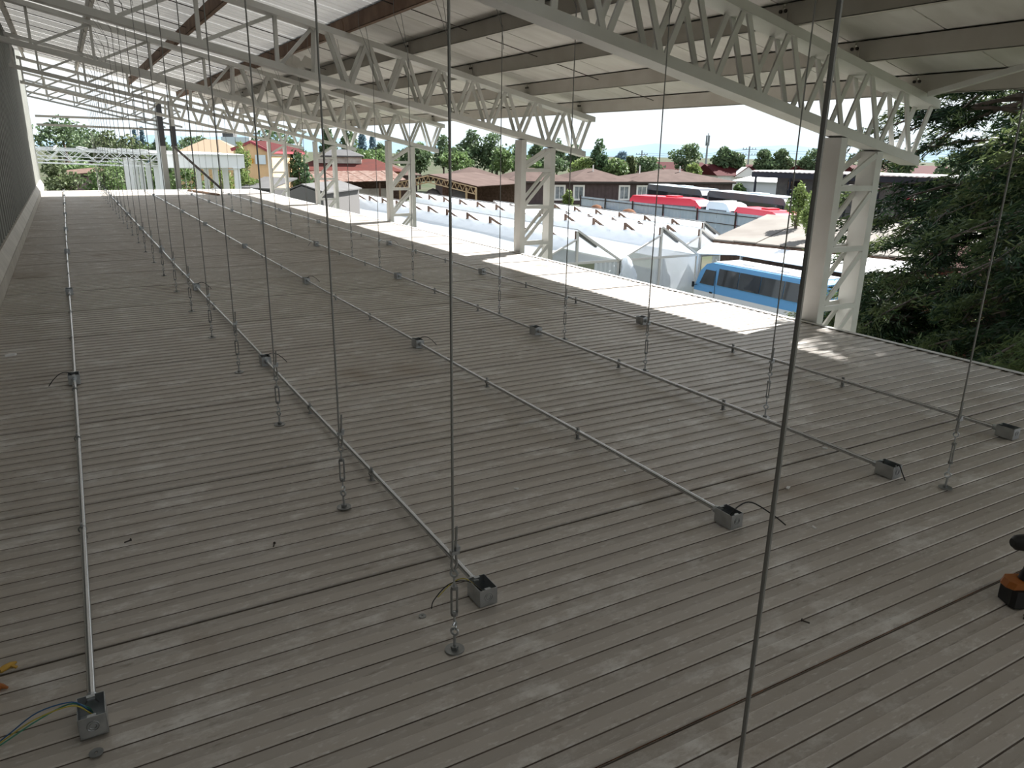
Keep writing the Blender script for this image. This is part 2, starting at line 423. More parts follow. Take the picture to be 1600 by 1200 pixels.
CLB = ['white lattice column nearest to the camera, beside the conifer', 'white lattice column, second from the camera, before the plastic greenhouses', 'white lattice column, third from the camera', 'white lattice column, fourth from the camera, by the tin roofed shed', 'white lattice column farthest away, before the tan gabled house']
for c, yv, lab in zip(cols, TY, CLB): c.location = (6.87, yv, 0); c['label'] = lab
mb = MB(); mb.bar((8.05, 5.2, ztop(8.05) - 0.03), (5.0, -1.0, ztop(5.0) - 0.03), 0.05, 0.05)
tag(mb.build('roof_brace', WHITE), 'white diagonal wind brace under the roof at upper right', 'brace')

# ------------------------------------------------------------------ hanger rods
def make_hanger(zp, pxo):
    """zp: underside of purlin, pxo: purlin centre offset in x"""
    t = thing('hanger_rod', (0, 0, 0), '', 'hanger')
    mb = MB(); mb.disc((0, 0, 0.004), 0.036, 0.004, 18); mb.disc((0, 0, 0.008), 0.014, 0.012, 6); mb.build('washer', GALVD, t)
    mb = MB(); mb.tube([(0, 0, 0.006), (0, 0, 0.068)], 0.0055, 8); mb.torus((0, 0, 0.082), (0.8, 0.6, 0), 0.014, 0.0045); mb.build('eyebolt', GALV, t, True)
    mb = MB(); mb.torus((0, 0, 0.106), (0.6, -0.8, 0), 0.014, 0.004, arc=0.8); mb.tube([(0, 0, 0.118), (0, 0, 0.165)], 0.004, 6); mb.build('lower_hook', GALV, t, True)
    mb = MB()
    for sx in (-0.011, 0.011): mb.tube([(sx, 0, 0.158), (sx, 0, 0.262)], 0.0042, 6)
    for z in (0.150, 0.258): mb.tube([(0, 0, z), (0, 0, z + 0.012)], 0.013, 8)
    mb.build('turnbuckle', GALVD, t, True)
    mb = MB(); mb.tube([(0, 0, 0.262), (0, 0, 0.305)], 0.004, 6); mb.torus((0, 0, 0.320), (0.7, 0.7, 0), 0.013, 0.004); mb.build('upper_eye', GALV, t, True)
    mb = MB(); zk = zp - 0.42
    mb.tube([(0.0, 0, 0.328), (-0.010, 0, 0.350), (-0.004, 0, 0.41), (-0.003, 0, 0.6), (0, 0, zk)], 0.0046, 7)
    mb.tube([(0.0, 0, 0.328), (0.012, 0.002, 0.355), (0.007, 0.002, 0.41), (0.010, 0.002, 0.455), (0.013, 0.003, 0.50)], 0.0046, 7)
    mb.build('wire', ROD, t, True)
    mb = MB(); mb.box(-0.012, 0.018, -0.011, 0.011, 0.398, 0.412); mb.box(0.006, 0.022, -0.007, 0.015, 0.412, 0.424); mb.build('wire_clip', GALV, t)
    mb = MB()
    mb.tube([(0, 0, zk - 0.03), (pxo - 0.05, 0, zp), (pxo - 0.045, 0, zp + 0.21)], 0.0035, 5); mb.tube([(0, 0, zk - 0.03), (pxo + 0.05, 0, zp), (pxo + 0.045, 0, zp + 0.21)], 0.0035, 5)
    mb.tube([(0.0, 0.006, zk - 0.06), (0.01, 0.006, zk - 0.10), (0.02, 0.006, zk - 0.22)], 0.003, 5)
    mb.build('top_loop', ROD, t)
    return t
HP = 1.338
h1 = make_hanger(ztop(0.78) + 0.004, -0.22); h2 = make_hanger(ztop(3.87) + 0.004, -0.13)
def ylist1(k):
    ys = [0.805, 2.12, 3.42, 4.78, 6.14, 7.46, 8.80, 10.12, 11.5, 12.86, 14.25, 15.64, 17.04, 18.4]
    return ys[k] if k < len(ys) else 18.4 + (k - 13) * 1.36
def ylist2(k):
    ys = [2.10, 3.39, 4.69, 5.91, 7.22, 8.46, 9.70, 11.02, 12.35, 13.65, 14.97, 16.36, 17.69]
    return ys[k] if k < len(ys) else 17.69 + (k - 12) * 1.33
for k in range(25):
    y_ = ylist1(k)
    if y_ > 33.5: break
    h = h1 if k == 0 else copy_tree(h1)
    h.location = (1.0, y_, 0); h['group'] = 'hanger rods beside the second conduit'
    h['label'] = 'thin dark hanger rod with turnbuckle, %s from camera in the left row' % ORD[k]
    if k == 0: h['label'] = 'thick looking dark hanger rod closest to the camera, crossing the frame height'
for k in range(25):
    y_ = ylist2(k)
    if y_ > 33.5: break
    h = h2 if k == 0 else copy_tree(h2)
    h.location = (3.99, y_, 0); h['group'] = 'hanger rods beside the fourth conduit'
    h['label'] = 'thin dark hanger rod with turnbuckle, %s from camera in the right row' % ORD[k]

# ------------------------------------------------------------------ conduits and junction boxes
BW, BH, BL = 0.078, 0.080, 0.112
def make_box():
    t = thing('junction_box', (0, 0, 0), '', 'junction box')
    w = BW / 2; l = BL / 2; e = 0.002
    mb = MB(); mb.box(-w, w, -l, l, 0.006, 0.009)
    mb.box(-w, w, -l, -l + e, 0.006, BH); mb.box(-w, w, l - e, l, 0.006, BH); mb.box(-w, -w + e, -l, l, 0.006, BH); mb.box(w - e, w, -l, l, 0.006, BH)
    mb.build('box_body', GALV, t)
    mb = MB(); mb.torus((0, -l - 0.0008, 0.046), (0, 1, 0), 0.017, 0.0014, 18, 5); mb.torus((0, -l - 0.0008, 0.046), (0, 1, 0), 0.010, 0.0012, 14, 5)
    mb.build('knockout', GALVD, t)
    for s_ in (-1, 1):
        mb = MB(); mb.box(-0.012, 0.012, s_ * (l - e) - (0.012 if s_ > 0 else 0), s_ * (l - e) + (0 if s_ > 0 else 0.012), BH - 0.003, BH); mb.build('lid_tab', GALV, t)
    return t
jb0 = make_box(); first_jb = [True]
def connector_mesh():
    mb = MB(); mb.tube([(0, 0.0, 0), (0, 0.035, 0)], 0.0185, 12); mb.tube([(0, -0.012, 0), (0, 0.0, 0)], 0.021, 6); return mb.mesh('connector', GALV)
CON = connector_mesh()
def clamp_mesh():
    mb = MB(); mb.box(-0.016, 0.016, -0.013, 0.013, 0.0, 0.004); mb.box(-0.006, 0.006, -0.011, 0.011, 0.004, 0.030)
    mb.torus((0, 0, 0.045), (0, 1, 0), 0.0158, 0.0032, 14, 4); mb.box(-0.005, 0.005, -0.011, 0.011, 0.060, 0.076); return mb.mesh('clamp', GALVD)
CLM = clamp_mesh()
PZ = 0.046; PR = 0.0130
ROWX = [-0.155, 1.238, 2.605, 3.855, 5.125]
ROWN = ['first conduit row from the left wall', 'second conduit row from the left wall', 'third conduit row from the left wall', 'fourth conduit row from the left wall', 'fifth conduit row, closest to the deck edge']
ROWY = [[2.32, 6.40, 10.45, 14.5, 18.4, 22.4, 26.4, 30.4, 33.6], [2.36, 6.28, 10.15, 14.1, 18.1, 22.0, 26.0, 30.0, 33.6], [2.36, 6.26, 10.07, 14.15, 18.6, 22.4, 26.4, 30.2, 33.6], [2.36, 6.22, 9.93, 14.0, 18.5, 22.3, 26.2, 30.1, 33.6], [2.38, 6.12, 9.8, 13.6, 18.3, 22.2, 26.1, 30.0, 33.6]]
boxes = {}
for r_, (xr_, ys) in enumerate(zip(ROWX, ROWY)):
    for k, y_ in enumerate(ys):
        j = jb0 if first_jb[0] else copy_tree(jb0); first_jb[0] = False
        j.location = (xr_, y_, 0); boxes[(r_, k)] = j
        j['group'] = 'galvanised junction boxes on the conduits'
        j['label'] = 'open galvanised junction box, %s from camera, %s' % (ORD[k], ROWN[r_].replace(' from the left wall', ' from left'))
        if k > 0: pass
    for k in range(len(ys) - 1):
        ya = ys[k] + BL / 2; yb = ys[k + 1] - BL / 2
        t = thing('conduit_pipe', (xr_, ya, 0), 'shiny steel conduit length, %s from camera, %s' % (ORD[k], ROWN[r_].replace(' from the left wall', ' from left')), 'conduit', 'steel conduit lengths on the deck')
        mb = MB(); n_ = 10
        mb.tube([(0.004 * math.sin(3.1 * i / n_ + r_ + k), (yb - ya) * i / n_, PZ + (0.003 * math.sin(2 * math.pi * i / n_) if 0 < i < n_ else 0)) for i in range(n_ + 1)], PR, 10, False)
        mb.build('pipe', EMT, t, True)
        link('connector', CON, t, (0, 0.001, PZ)); c2 = link('connector', CON, t, (0, yb - ya - 0.001, PZ)); c2.rotation_euler.z = math.pi
        for fr in ((0.335, 0.665) if k != 0 else (0.33, 0.655)):
            link('clamp', CLM, t, (0, (yb - ya) * fr, 0))
        if r_ == 0 and k < 3: link('clamp', CLM, t, (0, (yb - ya) * 0.93, 0))
def wire(parent, pts, m, name='cable', r=0.0022):
    P = [Vector(p) for p in pts]; out = []
    for i in range(len(P) - 1):
        p0 = P[max(i - 1, 0)]; p1 = P[i]; p2 = P[i + 1]; p3 = P[min(i + 2, len(P) - 1)]
        for s_ in range(5):
            u = s_ / 5
            out.append(0.5 * ((2 * p1) + (p2 - p0) * u + (2 * p0 - 5 * p1 + 4 * p2 - p3) * u * u + (3 * p1 - p0 - 3 * p2 + p3) * u ** 3))
    out.append(P[-1]); mb = MB(); mb.tube(out, r, 6); return mb.build(name, m, parent, True)
b = boxes[(0, 0)]
wire(b, [(0.0, 0.02, 0.03), (-0.010, 0.0, 0.07), (-0.05, 0.02, 0.098), (-0.14, 0.03, 0.09), (-0.22, 0.03, 0.045), (-0.29, 0.02, 0.008)], BLUEW)['label'] = 'blue cable'
wire(b, [(0.004, 0.01, 0.03), (-0.004, -0.01, 0.06), (-0.05, 0.01, 0.092), (-0.15, 0.02, 0.075), (-0.23, 0.025, 0.035), (-0.30, 0.01, 0.008)], YELW)['label'] = 'yellow cable'
wire(b, [(0.0, 0.03, 0.03), (-0.012, 0.01, 0.072), (-0.06, 0.025, 0.090), (-0.15, 0.015, 0.07), (-0.24, 0.012, 0.03), (-0.32, -0.005, 0.008)], GRNW)['label'] = 'green cable'
b = boxes[(1, 0)]
wire(b, [(0, 0, 0.04), (-0.05, 0.03, 0.085), (-0.12, 0.06, 0.075), (-0.19, 0.05, 0.03), (-0.21, 0.03, 0.008)], BLACK, r=0.0022); wire(b, [(0, 0.01, 0.04), (-0.05, 0.05, 0.085), (-0.10, 0.07, 0.07), (-0.17, 0.06, 0.03)], YELW, r=0.0022)
b = boxes[(2, 0)]
wire(b, [(0, 0, 0.04), (0.06, 0.0, 0.085), (0.13, -0.02, 0.10), (0.20, -0.10, 0.05), (0.24, -0.15, 0.008)], BLACK, r=0.0034)
b = boxes[(3, 0)]
wire(b, [(0, -0.03, 0.05), (0.0, -0.058, 0.088), (0.012, -0.075, 0.05), (0.016, -0.10, 0.008)], BLACK, r=0.0034)
for (r_, k, s_) in ((4, 2, 1), (4, 3, 1), (1, 2, 1), (3, 3, -1), (3, 4, 1), (0, 1, -1), (2, 1, 1), (2, 2, 1), (1, 1, 1), (4, 4, 1)):
    b = boxes[(r_, k)]
    wire(b, [(0, 0, 0.04), (0.03 * s_, 0.0, 0.088), (0.08 * s_, -0.015, 0.095), (0.13 * s_, -0.03, 0.06), (0.17 * s_, -0.04, 0.012)], BLACK, r=0.003)

# ------------------------------------------------------------------ small things lying on the deck
dr = thing('cordless_drill', (3.195, 1.285, 0), 'black and orange cordless drill standing on its battery, cut by right edge', 'drill', rz=-0.50); dr.scale = (1.18, 1.18, 1.22)
mb = MB(); mb.prism([(-0.06, -0.045, 0.002), (0.06, -0.045, 0.002), (0.068, -0.03, 0.002), (0.068, 0.03, 0.002), (0.06, 0.045, 0.002), (-0.06, 0.045, 0.002), (-0.07, 0.03, 0.002), (-0.07, -0.03, 0.002)], (0, 0, 0), (0, 0, 0.062)); mb.build('battery', BLACK, dr)
mb = MB(); mb.prism([(-0.07, -0.035, 0.066), (0.06, -0.035, 0.066), (0.06, 0.035, 0.066), (-0.07, 0.035, 0.066), (-0.085, 0.015, 0.066), (-0.085, -0.015, 0.066)], (0, 0, 0), (0.01, 0, 0.022)); mb.build('foot', ORNP, dr)
mb = MB(); mb.tube([(-0.005, 0, 0.086), (0.0, 0, 0.12), (0.012, 0, 0.17), (0.02, 0, 0.20)], [0.028, 0.023, 0.022, 0.026], 12); mb.build('grip', BLACK, dr, True)
mb = MB(); mb.tube([(0.10, 0, 0.225), (0.085, 0, 0.225), (0.02, 0, 0.225), (-0.02, 0, 0.225)], [0.018, 0.031, 0.034, 0.030], 14); mb.build('motor_housing', ORNP, dr, True)
mb = MB(); mb.tube([(-0.02, 0, 0.225), (-0.045, 0, 0.225), (-0.075, 0, 0.225), (-0.088, 0, 0.225)], [0.030, 0.029, 0.025, 0.014], 14); mb.build('chuck', BLACK, dr, True)
mb = MB(); mb.box(-0.022, -0.010, -0.007, 0.007, 0.165, 0.195); mb.build('trigger', BLACK, dr)
def anchor_plug(x, y, rz, m, lab):
    t = thing('wall_plug', (x, y, 0.0), lab, 'plug', rz=rz)
    mb = MB(); mb.tube([(-0.03, 0, 0.012), (-0.012, 0, 0.013), (0.012, 0, 0.011), (0.03, 0, 0.007)], [0.009, 0.011, 0.009, 0.004], 8); mb.build('plug_body', m, t, True)
    mb = MB(); mb.bar((-0.028, 0.0, 0.014), (-0.036, 0.028, 0.006), 0.012, 0.007); mb.bar((0.005, 0, 0.014), (0.012, -0.026, 0.005), 0.009, 0.006); mb.build('plug_wing', m, t)
anchor_plug(-0.405, 2.77, 0.7, YELP, 'yellow plastic plug lying at the left frame edge, upper one')
anchor_plug(-0.425, 2.665, -0.6, ORNP, 'orange yellow plastic plug at the left frame edge, lower one')
mb = MB(); mb.disc((0, 0, 0.001), 0.020, 0.003, 18, 0.005)
o = mb.build('loose_washer', GALVD, None, False, (-0.155, 2.195, 0)); tag(o, 'loose steel washer on the deck in front of the nearest left box', 'washer')
mb = MB(); mb.disc((0, 0, 0.001), 0.015, 0.003, 14, 0.004)
o = mb.build('loose_washer', GALVD, None, False, (0.98, 2.37, 0)); tag(o, 'loose steel washer left of the nearest turnbuckle hanger', 'washer')
mb = MB(); mb.prism([(0, 0, 0), (0.07, 0.01, 0), (0.085, 0.035, 0), (0.03, 0.05, 0)], (0, 0, 0.002), (0, 0, 0.02))
o = mb.build('foam_scrap', WHITE2, None, False, (-0.66, 7.5, 0)); tag(o, 'small white foam scrap near the left edge', 'scrap')
mb = MB(); mb.bar((4.15, 33.2, 0.03), (4.75, 29.9, 0.03), 0.10, 0.05); mb.bar((4.15, 33.2, 0.055), (4.75, 29.9, 0.055), 0.02, 0.03)
tag(mb.build('steel_strip', BROWN), 'dark steel channel lying flat at the far end of the deck', 'channel')
for i, (x, y, s_, a) in enumerate(((3.2, 2.5, 0.028, 0.3), (2.96, 2.12, 0.02, 1.1), (3.9, 2.8, 0.024, 2.0), (2.55, 3.1, 0.02, 0.7), (1.9, 3.2, 0.018, 2.4), (3.35, 3.65, 0.022, 0.1))):
    mb = MB(); mb.prism([(0, 0, 0), (s_ * 1.4, 0.2 * s_, 0), (s_ * 1.1, 0.7 * s_, 0), (0.1 * s_, 0.6 * s_, 0)], (0, 0, 0.001), (0, 0, 0.006))
    o = mb.build('paper_scrap', WHITE2, None, False, (x, y, 0)); o.rotation_euler.z = a
    tag(o, 'tiny white scrap on the deck, %s' % ('right of the third conduit box', 'below the third conduit box', 'right of the fourth conduit end', 'between third and second conduit boxes', 'beside the second conduit', 'near the first clamp of fourth conduit')[i], 'scrap', 'white scraps scattered on the deck')
for i, (x, y, rz) in enumerate(((0.02, 3.55, 0.4), (0.6, 3.2, 1.2), (2.28, 1.62, 2.0), (3.08, 1.22, 0.3), (3.02, 1.12, 1.9))):
    mb = MB(); mb.tube([(-0.016, 0, 0.004), (0.012, 0, 0.004)], 0.003, 6); mb.tube([(0.012, 0, 0.006), (0.016, 0, 0.006)], 0.0065, 6)
    o = mb.build('dropped_screw', BOLT, None, False, (x, y, 0)); o.rotation_euler.z = rz
    tag(o, 'dropped dark screw on the deck, %s' % ('right of the first conduit', 'left of the second conduit end', 'at bottom right of the frame', 'just left below the drill', 'lowest one below the drill')[i], 'screw', 'dropped screws on the deck')

# ------------------------------------------------------------------ far end of the deck: posts, rails, open trusses, canopy
def post(x, y, zt, banded, lab):
    t = thing('steel_post', (x, y, 0), lab, 'post')
    mb = MB(); mb.box(-0.10, 0.10, -0.10, 0.10, G, 1.70); mb.build('shaft', OPENM, t)
    mb = MB(); mb.box(-0.105, 0.105, -0.105, 0.105, 1.70, zt - (0 if banded else 1.0)); mb.build('black_wrap', BLACK, t)['label'] = 'black wrapped upper length'
    if not banded:
        mb = MB(); mb.box(-0.10, 0.10, -0.10, 0.10, zt - 1.0, zt); mb.build('upper_shaft', OPENM, t)
post(3.72, 36.3, 3.4, True, 'grey post with long black wrapped top, left of the pair at deck end')
post(4.18, 36.4, 3.5, False, 'grey post with short black band, right of the pair at deck end')
mb = MB(); mb.bar((4.05, 36.15, 1.75), (6.05, 36.15, -0.25), 0.09, 0.09); tag(mb.build('diagonal_brace', BOLT), 'dark diagonal brace leaning from the banded posts', 'brace')
for z0, z1, xa, xb, lab in ((2.75, 2.72, -0.75, 3.5, 'thin upper horizontal rail across the far end'), (2.43, 2.28, -0.75, 7.8, 'long lower horizontal rail across the far end')):
    mb = MB(); mb.bar((xa, 36.6, z0), (xb, 36.6, z1), 0.07, 0.07); mb.bar((xa, 36.6, z0 + 0.04), (xb, 36.6, z1 + 0.04), 0.10, 0.015)
    tag(mb.build('horizontal_rail', OPENM), lab, 'rail')
def open_truss(y, dz, lab):
    t = thing('open_truss', (0, y, dz), lab, 'truss', 'open trusses beyond the roof')
    xa, xb = -1.2, 4.7
    for nm, f in (('top_chord', lambda x: ztop(x) - 0.1), ('bottom_chord', lambda x: zbot(x) + 0.05)):
        mb = MB(); mb.prism([(xa, 0, f(xa)), (xb, 0, f(xb)), (xb, 0, f(xb) + 0.08), (xa, 0, f(xa) + 0.08)], (0, 0, 0), (0, 0.08, 0)); mb.build(nm, OPENM, t)
    xs = [-1.1, -0.25, 0.80, 1.82, 2.85, 3.75, 4.65]
    for a, b_ in zip(xs, xs[1:]):
        mb = MB(); mb.bar((a, 0.04, zbot(a) + 0.1), (a, 0.04, ztop(a) - 0.08), 0.05, 0.06, (0, 1, 0)); mb.build('lacing_bar', OPENM, t)
        mb = MB(); mb.bar((a + 0.05, 0.04, zbot(a) + 0.12), (b_ - 0.05, 0.04, ztop(b_) - 0.08), 0.05, 0.06, (0, 1, 0)); mb.build('lacing_bar', OPENM, t)
open_truss(37.3, 0.0, 'bare truss without sheets just past the roof end')
open_truss(43.7, 0.1, 'bare truss without sheets farther behind the first bare one')
# white canopy frame beyond the deck
def canopy_column(x, y, zt, lab, grp):
    t = thing('canopy_column', (x, y, G), lab, 'column', grp)
    mb = MB(); mb.box(-0.16, 0.16, -0.16, 0.16, 0, zt - G); mb.build('shaft', WHITE2, t)
    mb = MB(); mb.box(-0.24, 0.24, -0.24, 0.24, zt - G - 0.06, zt - G); mb.build('cap_plate', WHITE2, t)
FY = [50 + 5.3 * k for k in range(6)]
for k, y_ in enumerate(FY): canopy_column(4.65, y_, 0.62, 'white canopy column, %s of the left line beyond the deck' % ORD[k], 'white canopy columns, left line')
for k, y_ in enumerate((48.5, 52.4, 56.3, 60.2, 64.1)): canopy_column(8.85, y_, 0.52, 'white canopy column, %s of the right line beyond the deck' % ORD[k], 'white canopy columns, right line')
def zc(x): return 1.42 - 0.035 * (x + 1)
def canopy_beam(y, lab):
    t = thing('canopy_beam', (0, y, 0), lab, 'beam', 'white lattice beams of the canopy')
    for nm, off, h in (('top_chord', 0, 0.07), ('bottom_chord', -0.68, 0.07)):
        mb = MB(); mb.prism([(-4, 0, zc(-4) + off - h), (9.1, 0, zc(9.1) + off - h), (9.1, 0, zc(9.1) + off), (-4, 0, zc(-4) + off)], (0, -0.07, 0), (0, 0.07, 0)); mb.build(nm, WHITE2, t)
    x = -3.9; k = 0
    while x < 8.4:
        mb = MB(); a, c = (zc(x) - 0.08, zc(x + 0.62) - 0.62) if k % 2 == 0 else (zc(x) - 0.62, zc(x + 0.62) - 0.08)
        mb.bar((x, 0, a), (x + 0.62, 0, c), 0.05, 0.05, (0, 1, 0)); mb.build('lacing_bar', WHITE2, t)
        x += 0.62; k += 1
for k, y_ in enumerate(FY): canopy_beam(y_, 'white lattice beam of the canopy, %s from the deck' % ORD[k]) if k in (0, 2, 5) else None
for k in range(9):
    x = -3.6 + k * 1.55
    mb = MB(); mb.box(x, x + 0.10, 49.4, 77.2, zc(x) + 0.003, zc(x) + 0.16); mb.box(x, x + 0.2, 49.4, 77.2, zc(x) + 0.14, zc(x) + 0.16)
    tag(mb.build('canopy_purlin', WHITE2), 'white purlin on the canopy, %s from the left' % ('leftmost' if k == 0 else ORD[k]), 'purlin', 'white canopy purlins')
mb = MB(); mb.box(4.9, 9.3, 48.3, 48.42, 0.50, 1.22); mb.box(9.18, 9.3, 48.42, 66.0, 0.50, 1.12); mb.box(4.9, 9.3, 48.2, 66, 1.22, 1.27)
tag(mb.build('canopy_fascia', WHITE2), 'solid white fascia and sheet on right half of the canopy', 'fascia')
mb = MB(); mb.box(4.55, 4.85, 47.6, 47.9, G, 3.5); mb.box(4.45, 4.95, 47.5, 48.0, 3.5, 3.56)
tag(mb.build('tall_post', WHITE2), 'tall white post rising above the canopy', 'post')

# ------------------------------------------------------------------ ground and far hills
GRND = mat('ground_dirt', (0.075, 0.072, 0.05), 0.95, 0, (0.04, 0.055, 0.028), 0.15, spec=0.06)
mb = MB(); mb.add([(-1500, -400, G), (1800, -400, G), (1800, 2400, G), (-1500, 2400, G)], [(0, 1, 2, 3)])
gobj = mb.build('ground', GRND); struct(gobj); gobj['label'] = 'dusty ground of the yard and town'
HILL = mat('hill_haze_tint', (0.13, 0.185, 0.23), 1.0, 0, (0.15, 0.21, 0.255), 0.01, spec=0.06)  # distance haze is put into this pale blue colour
hv = []; hf = []
NH = 60
for i in range(NH + 1):
    az = math.radians(-15 + 110 * i / NH); d = 1500
    h = 8 + 26 * (0.5 + 0.5 * math.sin(i * 0.42 + 1.0)) * (0.6 + 0.4 * math.sin(i * 0.17)) + 6 * math.sin(i * 1.3)
    x, y_ = math.sin(az) * d, math.cos(az) * d
    hv += [(x, y_, G), (x * 1.08, y_ * 1.08, max(h, 2)), (x * 1.25, y_ * 1.25, G)]
for i in range(NH):
    a = 3 * i; hf += [(a, a + 3, a + 4, a + 1), (a + 1, a + 4, a + 5, a + 2)]
mb = MB(); mb.add(hv, hf); ho = mb.build('hills', HILL, None, True); struct(ho); ho['label'] = 'hills on the horizon, coloured pale blue for haze'

# ------------------------------------------------------------------ greenhouses
FILM = film_mat('greenhouse_film', (0.80, 0.84, 0.88), 0.45, 0.06)
FILMG = film_mat('gable_film', (0.46, 0.49, 0.52), 0.5, 0.30)
WOODB = mat('brown_wood', (0.10, 0.065, 0.05), 0.8, 0, (0.16, 0.11, 0.085), 4, spec=0.06)
WOODG = mat('pale_wood', (0.55, 0.53, 0.49), 0.8)
def bay(x, ya, yb, lab, front, dz=0.0):
    t = thing('greenhouse_bay', (x, ya, G + dz), lab, 'greenhouse', 'plastic greenhouse bays')
    zv = 3.2; zl = 4.42; zr = 4.82; W = 2.72; L = yb - ya
    def sheet(name, pts, m, n=14):
        mbx = MB(); a0, a1, b0, b1 = [Vector(p_) for p_ in pts]
        rows = []
        for i in range(n + 1):
            u = i / n; p0 = a0.lerp(a1, u); p1 = b0.lerp(b1, u)
            rows.append([p0.lerp(p1, v / 4) + Vector((0, 0, -0.05 * math.sin(math.pi * v / 4) * (1 + 0.5 * math.sin(5 * i + x)))) for v in range(5)])
        vs_ = [q for r in rows for q in r]; fs = []
        for i in range(n):
            for v in range(4): fs.append((i * 5 + v, i * 5 + v + 1, (i + 1) * 5 + v + 1, (i + 1) * 5 + v))
        mbx.add(vs_, fs); return mbx.build(name, m, t, True)
    sheet('left_roof_film', [(-W, 0, zv), (-W, L, zv), (0, 0, zl), (0, L, zl)], FILM)
    sheet('right_roof_film', [(-0.05, 0, zr), (-0.05, L, zr), (W, 0, zv), (W, L, zv)], FILM)
    ny = int(L / 2.9)
    for k in range(ny + 1):
        y_ = 0.12 + k * (L - 0.3) / ny
        mb = MB(); mb.bar((0, y_, zl - 0.12), (0, y_, zr - 0.02), 0.14, 0.14, (0, 1, 0)); mb.bar((-0.04, y_, zr - 0.07), (1.25, y_, zr - 0.07 - 0.60 * 1.29), 0.14, 0.15, (0, 1, 0)); mb.build('vent_bracket', WOODB, t)
    mb = MB(); mb.tube([(0, 0, zr + 0.06), (0, L, zr + 0.06)], 0.02, 5); mb.build('ridge_wire', GALVD, t)
    for xp in (-W, 0, W):
        mb = MB(); mb.box(xp - 0.06, xp + 0.06, -0.02, 0.10, -dz, zr - 0.05 if xp == 0 else zv); mb.build('post', WOODG, t)
    mb = MB(); mb.bar((-W, 0, zv), (W, 0, zv), 0.08, 0.12); mb.build('tie_beam', WOODG, t)
    mb = MB(); mb.bar((0, -0.02, zr), (W, -0.02, zv + 0.02), 0.10, 0.10, (0, 1, 0)); mb.bar((-W, -0.02, zv + 0.02), (0, -0.02, zl), 0.08, 0.08, (0, 1, 0)); mb.build('gable_rafter', WOODG, t)
    mb = MB(); mb.add([(-W, 0.04, zv), (W, 0.04, zv), (0, 0.04, zr), (0, 0.04, zl)], [(0, 1, 2, 3)]); mb.build('gable_film', FILMG, t)
    if True:
        xs0 = -W if front else 1.15
        mb = MB(); n = 16
        vs_ = [(xs0 + (W - xs0) * i / n, 0.05 + 0.05 * math.sin(i * 2.1), z) for i in range(n + 1) for z in (0.05, zv - 0.02)]
        mb.add(vs_, [(2 * i, 2 * i + 2, 2 * i + 3, 2 * i + 1) for i in range(n)]); mb.build('front_curtain', FILMG, t, True)
    return t
bay(22.0, 31.7, 69, 'white plastic greenhouse bay nearest to the deck', False)
b2 = bay(27.5, 31.7, 66, 'white plastic greenhouse bay behind the nearest one, pointed gable by the blue bus', True)
bay(33.0, 34.5, 61, 'white plastic greenhouse bay, third from the deck', False, -0.55)
bay(38.5, 40.0, 59.5, 'white plastic greenhouse bay farthest from the deck, before the zinc fence', False, -0.8)
mb = MB(); mb.add([(2.70, 0.1, 0.05), (2.70, 3.6, 0.05), (2.70, 3.6, 3.15), (2.70, 0.1, 3.15)], [(0, 1, 2, 3)]); mb.build('side_film', FILMG, b2)
mb = MB(); n = 10; pts = []
for j in range(7):
    for i in range(n):
        a = 2 * math.pi * i / n; rr = (0.20 + 0.07 * j) * (1 + 0.25 * math.sin(3 * a + j)) * (0.6 if j == 0 else 1)
        pts.append((25.0 + rr * math.cos(a) + 0.03 * j, 31.45 + 0.6 * rr * math.sin(a), -3.5 - 0.24 * j))
mb.add(pts, [(j * n + i, j * n + (i + 1) % n, (j + 1) * n + (i + 1) % n, (j + 1) * n + i) for j in range(6) for i in range(n)] + [tuple(range(n))])
tag(mb.build('plastic_bundle', FILM, None, True), 'crumpled white plastic bundle hanging in the valley between two gables', 'plastic sheet')
# pale shed behind the bus
SHEDW = mat('white_sheet_roof', (0.80, 0.80, 0.78), 0.5)
sh = thing('low_shed', (30.6, 30, G), 'low white roofed shed between bus and greenhouse', 'shed')
mb = MB(); mb.prism([(0.2, 2.5, 3.12), (2.1, 1.2, 3.10), (2.1, -8, 3.10), (7.2, -7.8, 3.40), (3.1, 4.4, 3.40)], (0, 0, 0), (0, 0, 0.05)); mb.build('roof', SHEDW, sh)
for px_, py_ in ((2.3, 1.0), (2.3, -7.6), (6.6, -7.5), (0.6, 2.6)):
    mb = MB(); mb.box(px_ - 0.06, px_ + 0.06, py_ - 0.06, py_ + 0.06, 0, 3.08); mb.build('post', WOODG, sh)
mb = MB(); mb.tube([(0, 0, 0), (0, 0, 0.1), (0, 0, 0.45), (0, 0, 0.9), (0, 0, 1.0)], [0.27, 0.30, 0.30, 0.30, 0.26], 14)
YG = mat('yellow_green_drum', (0.35, 0.36, 0.08), 0.5)
tag(mb.build('barrel', YG, None, True, (29.9, 31.9, G)), 'yellow green barrel between the bus front and the greenhouse', 'barrel')

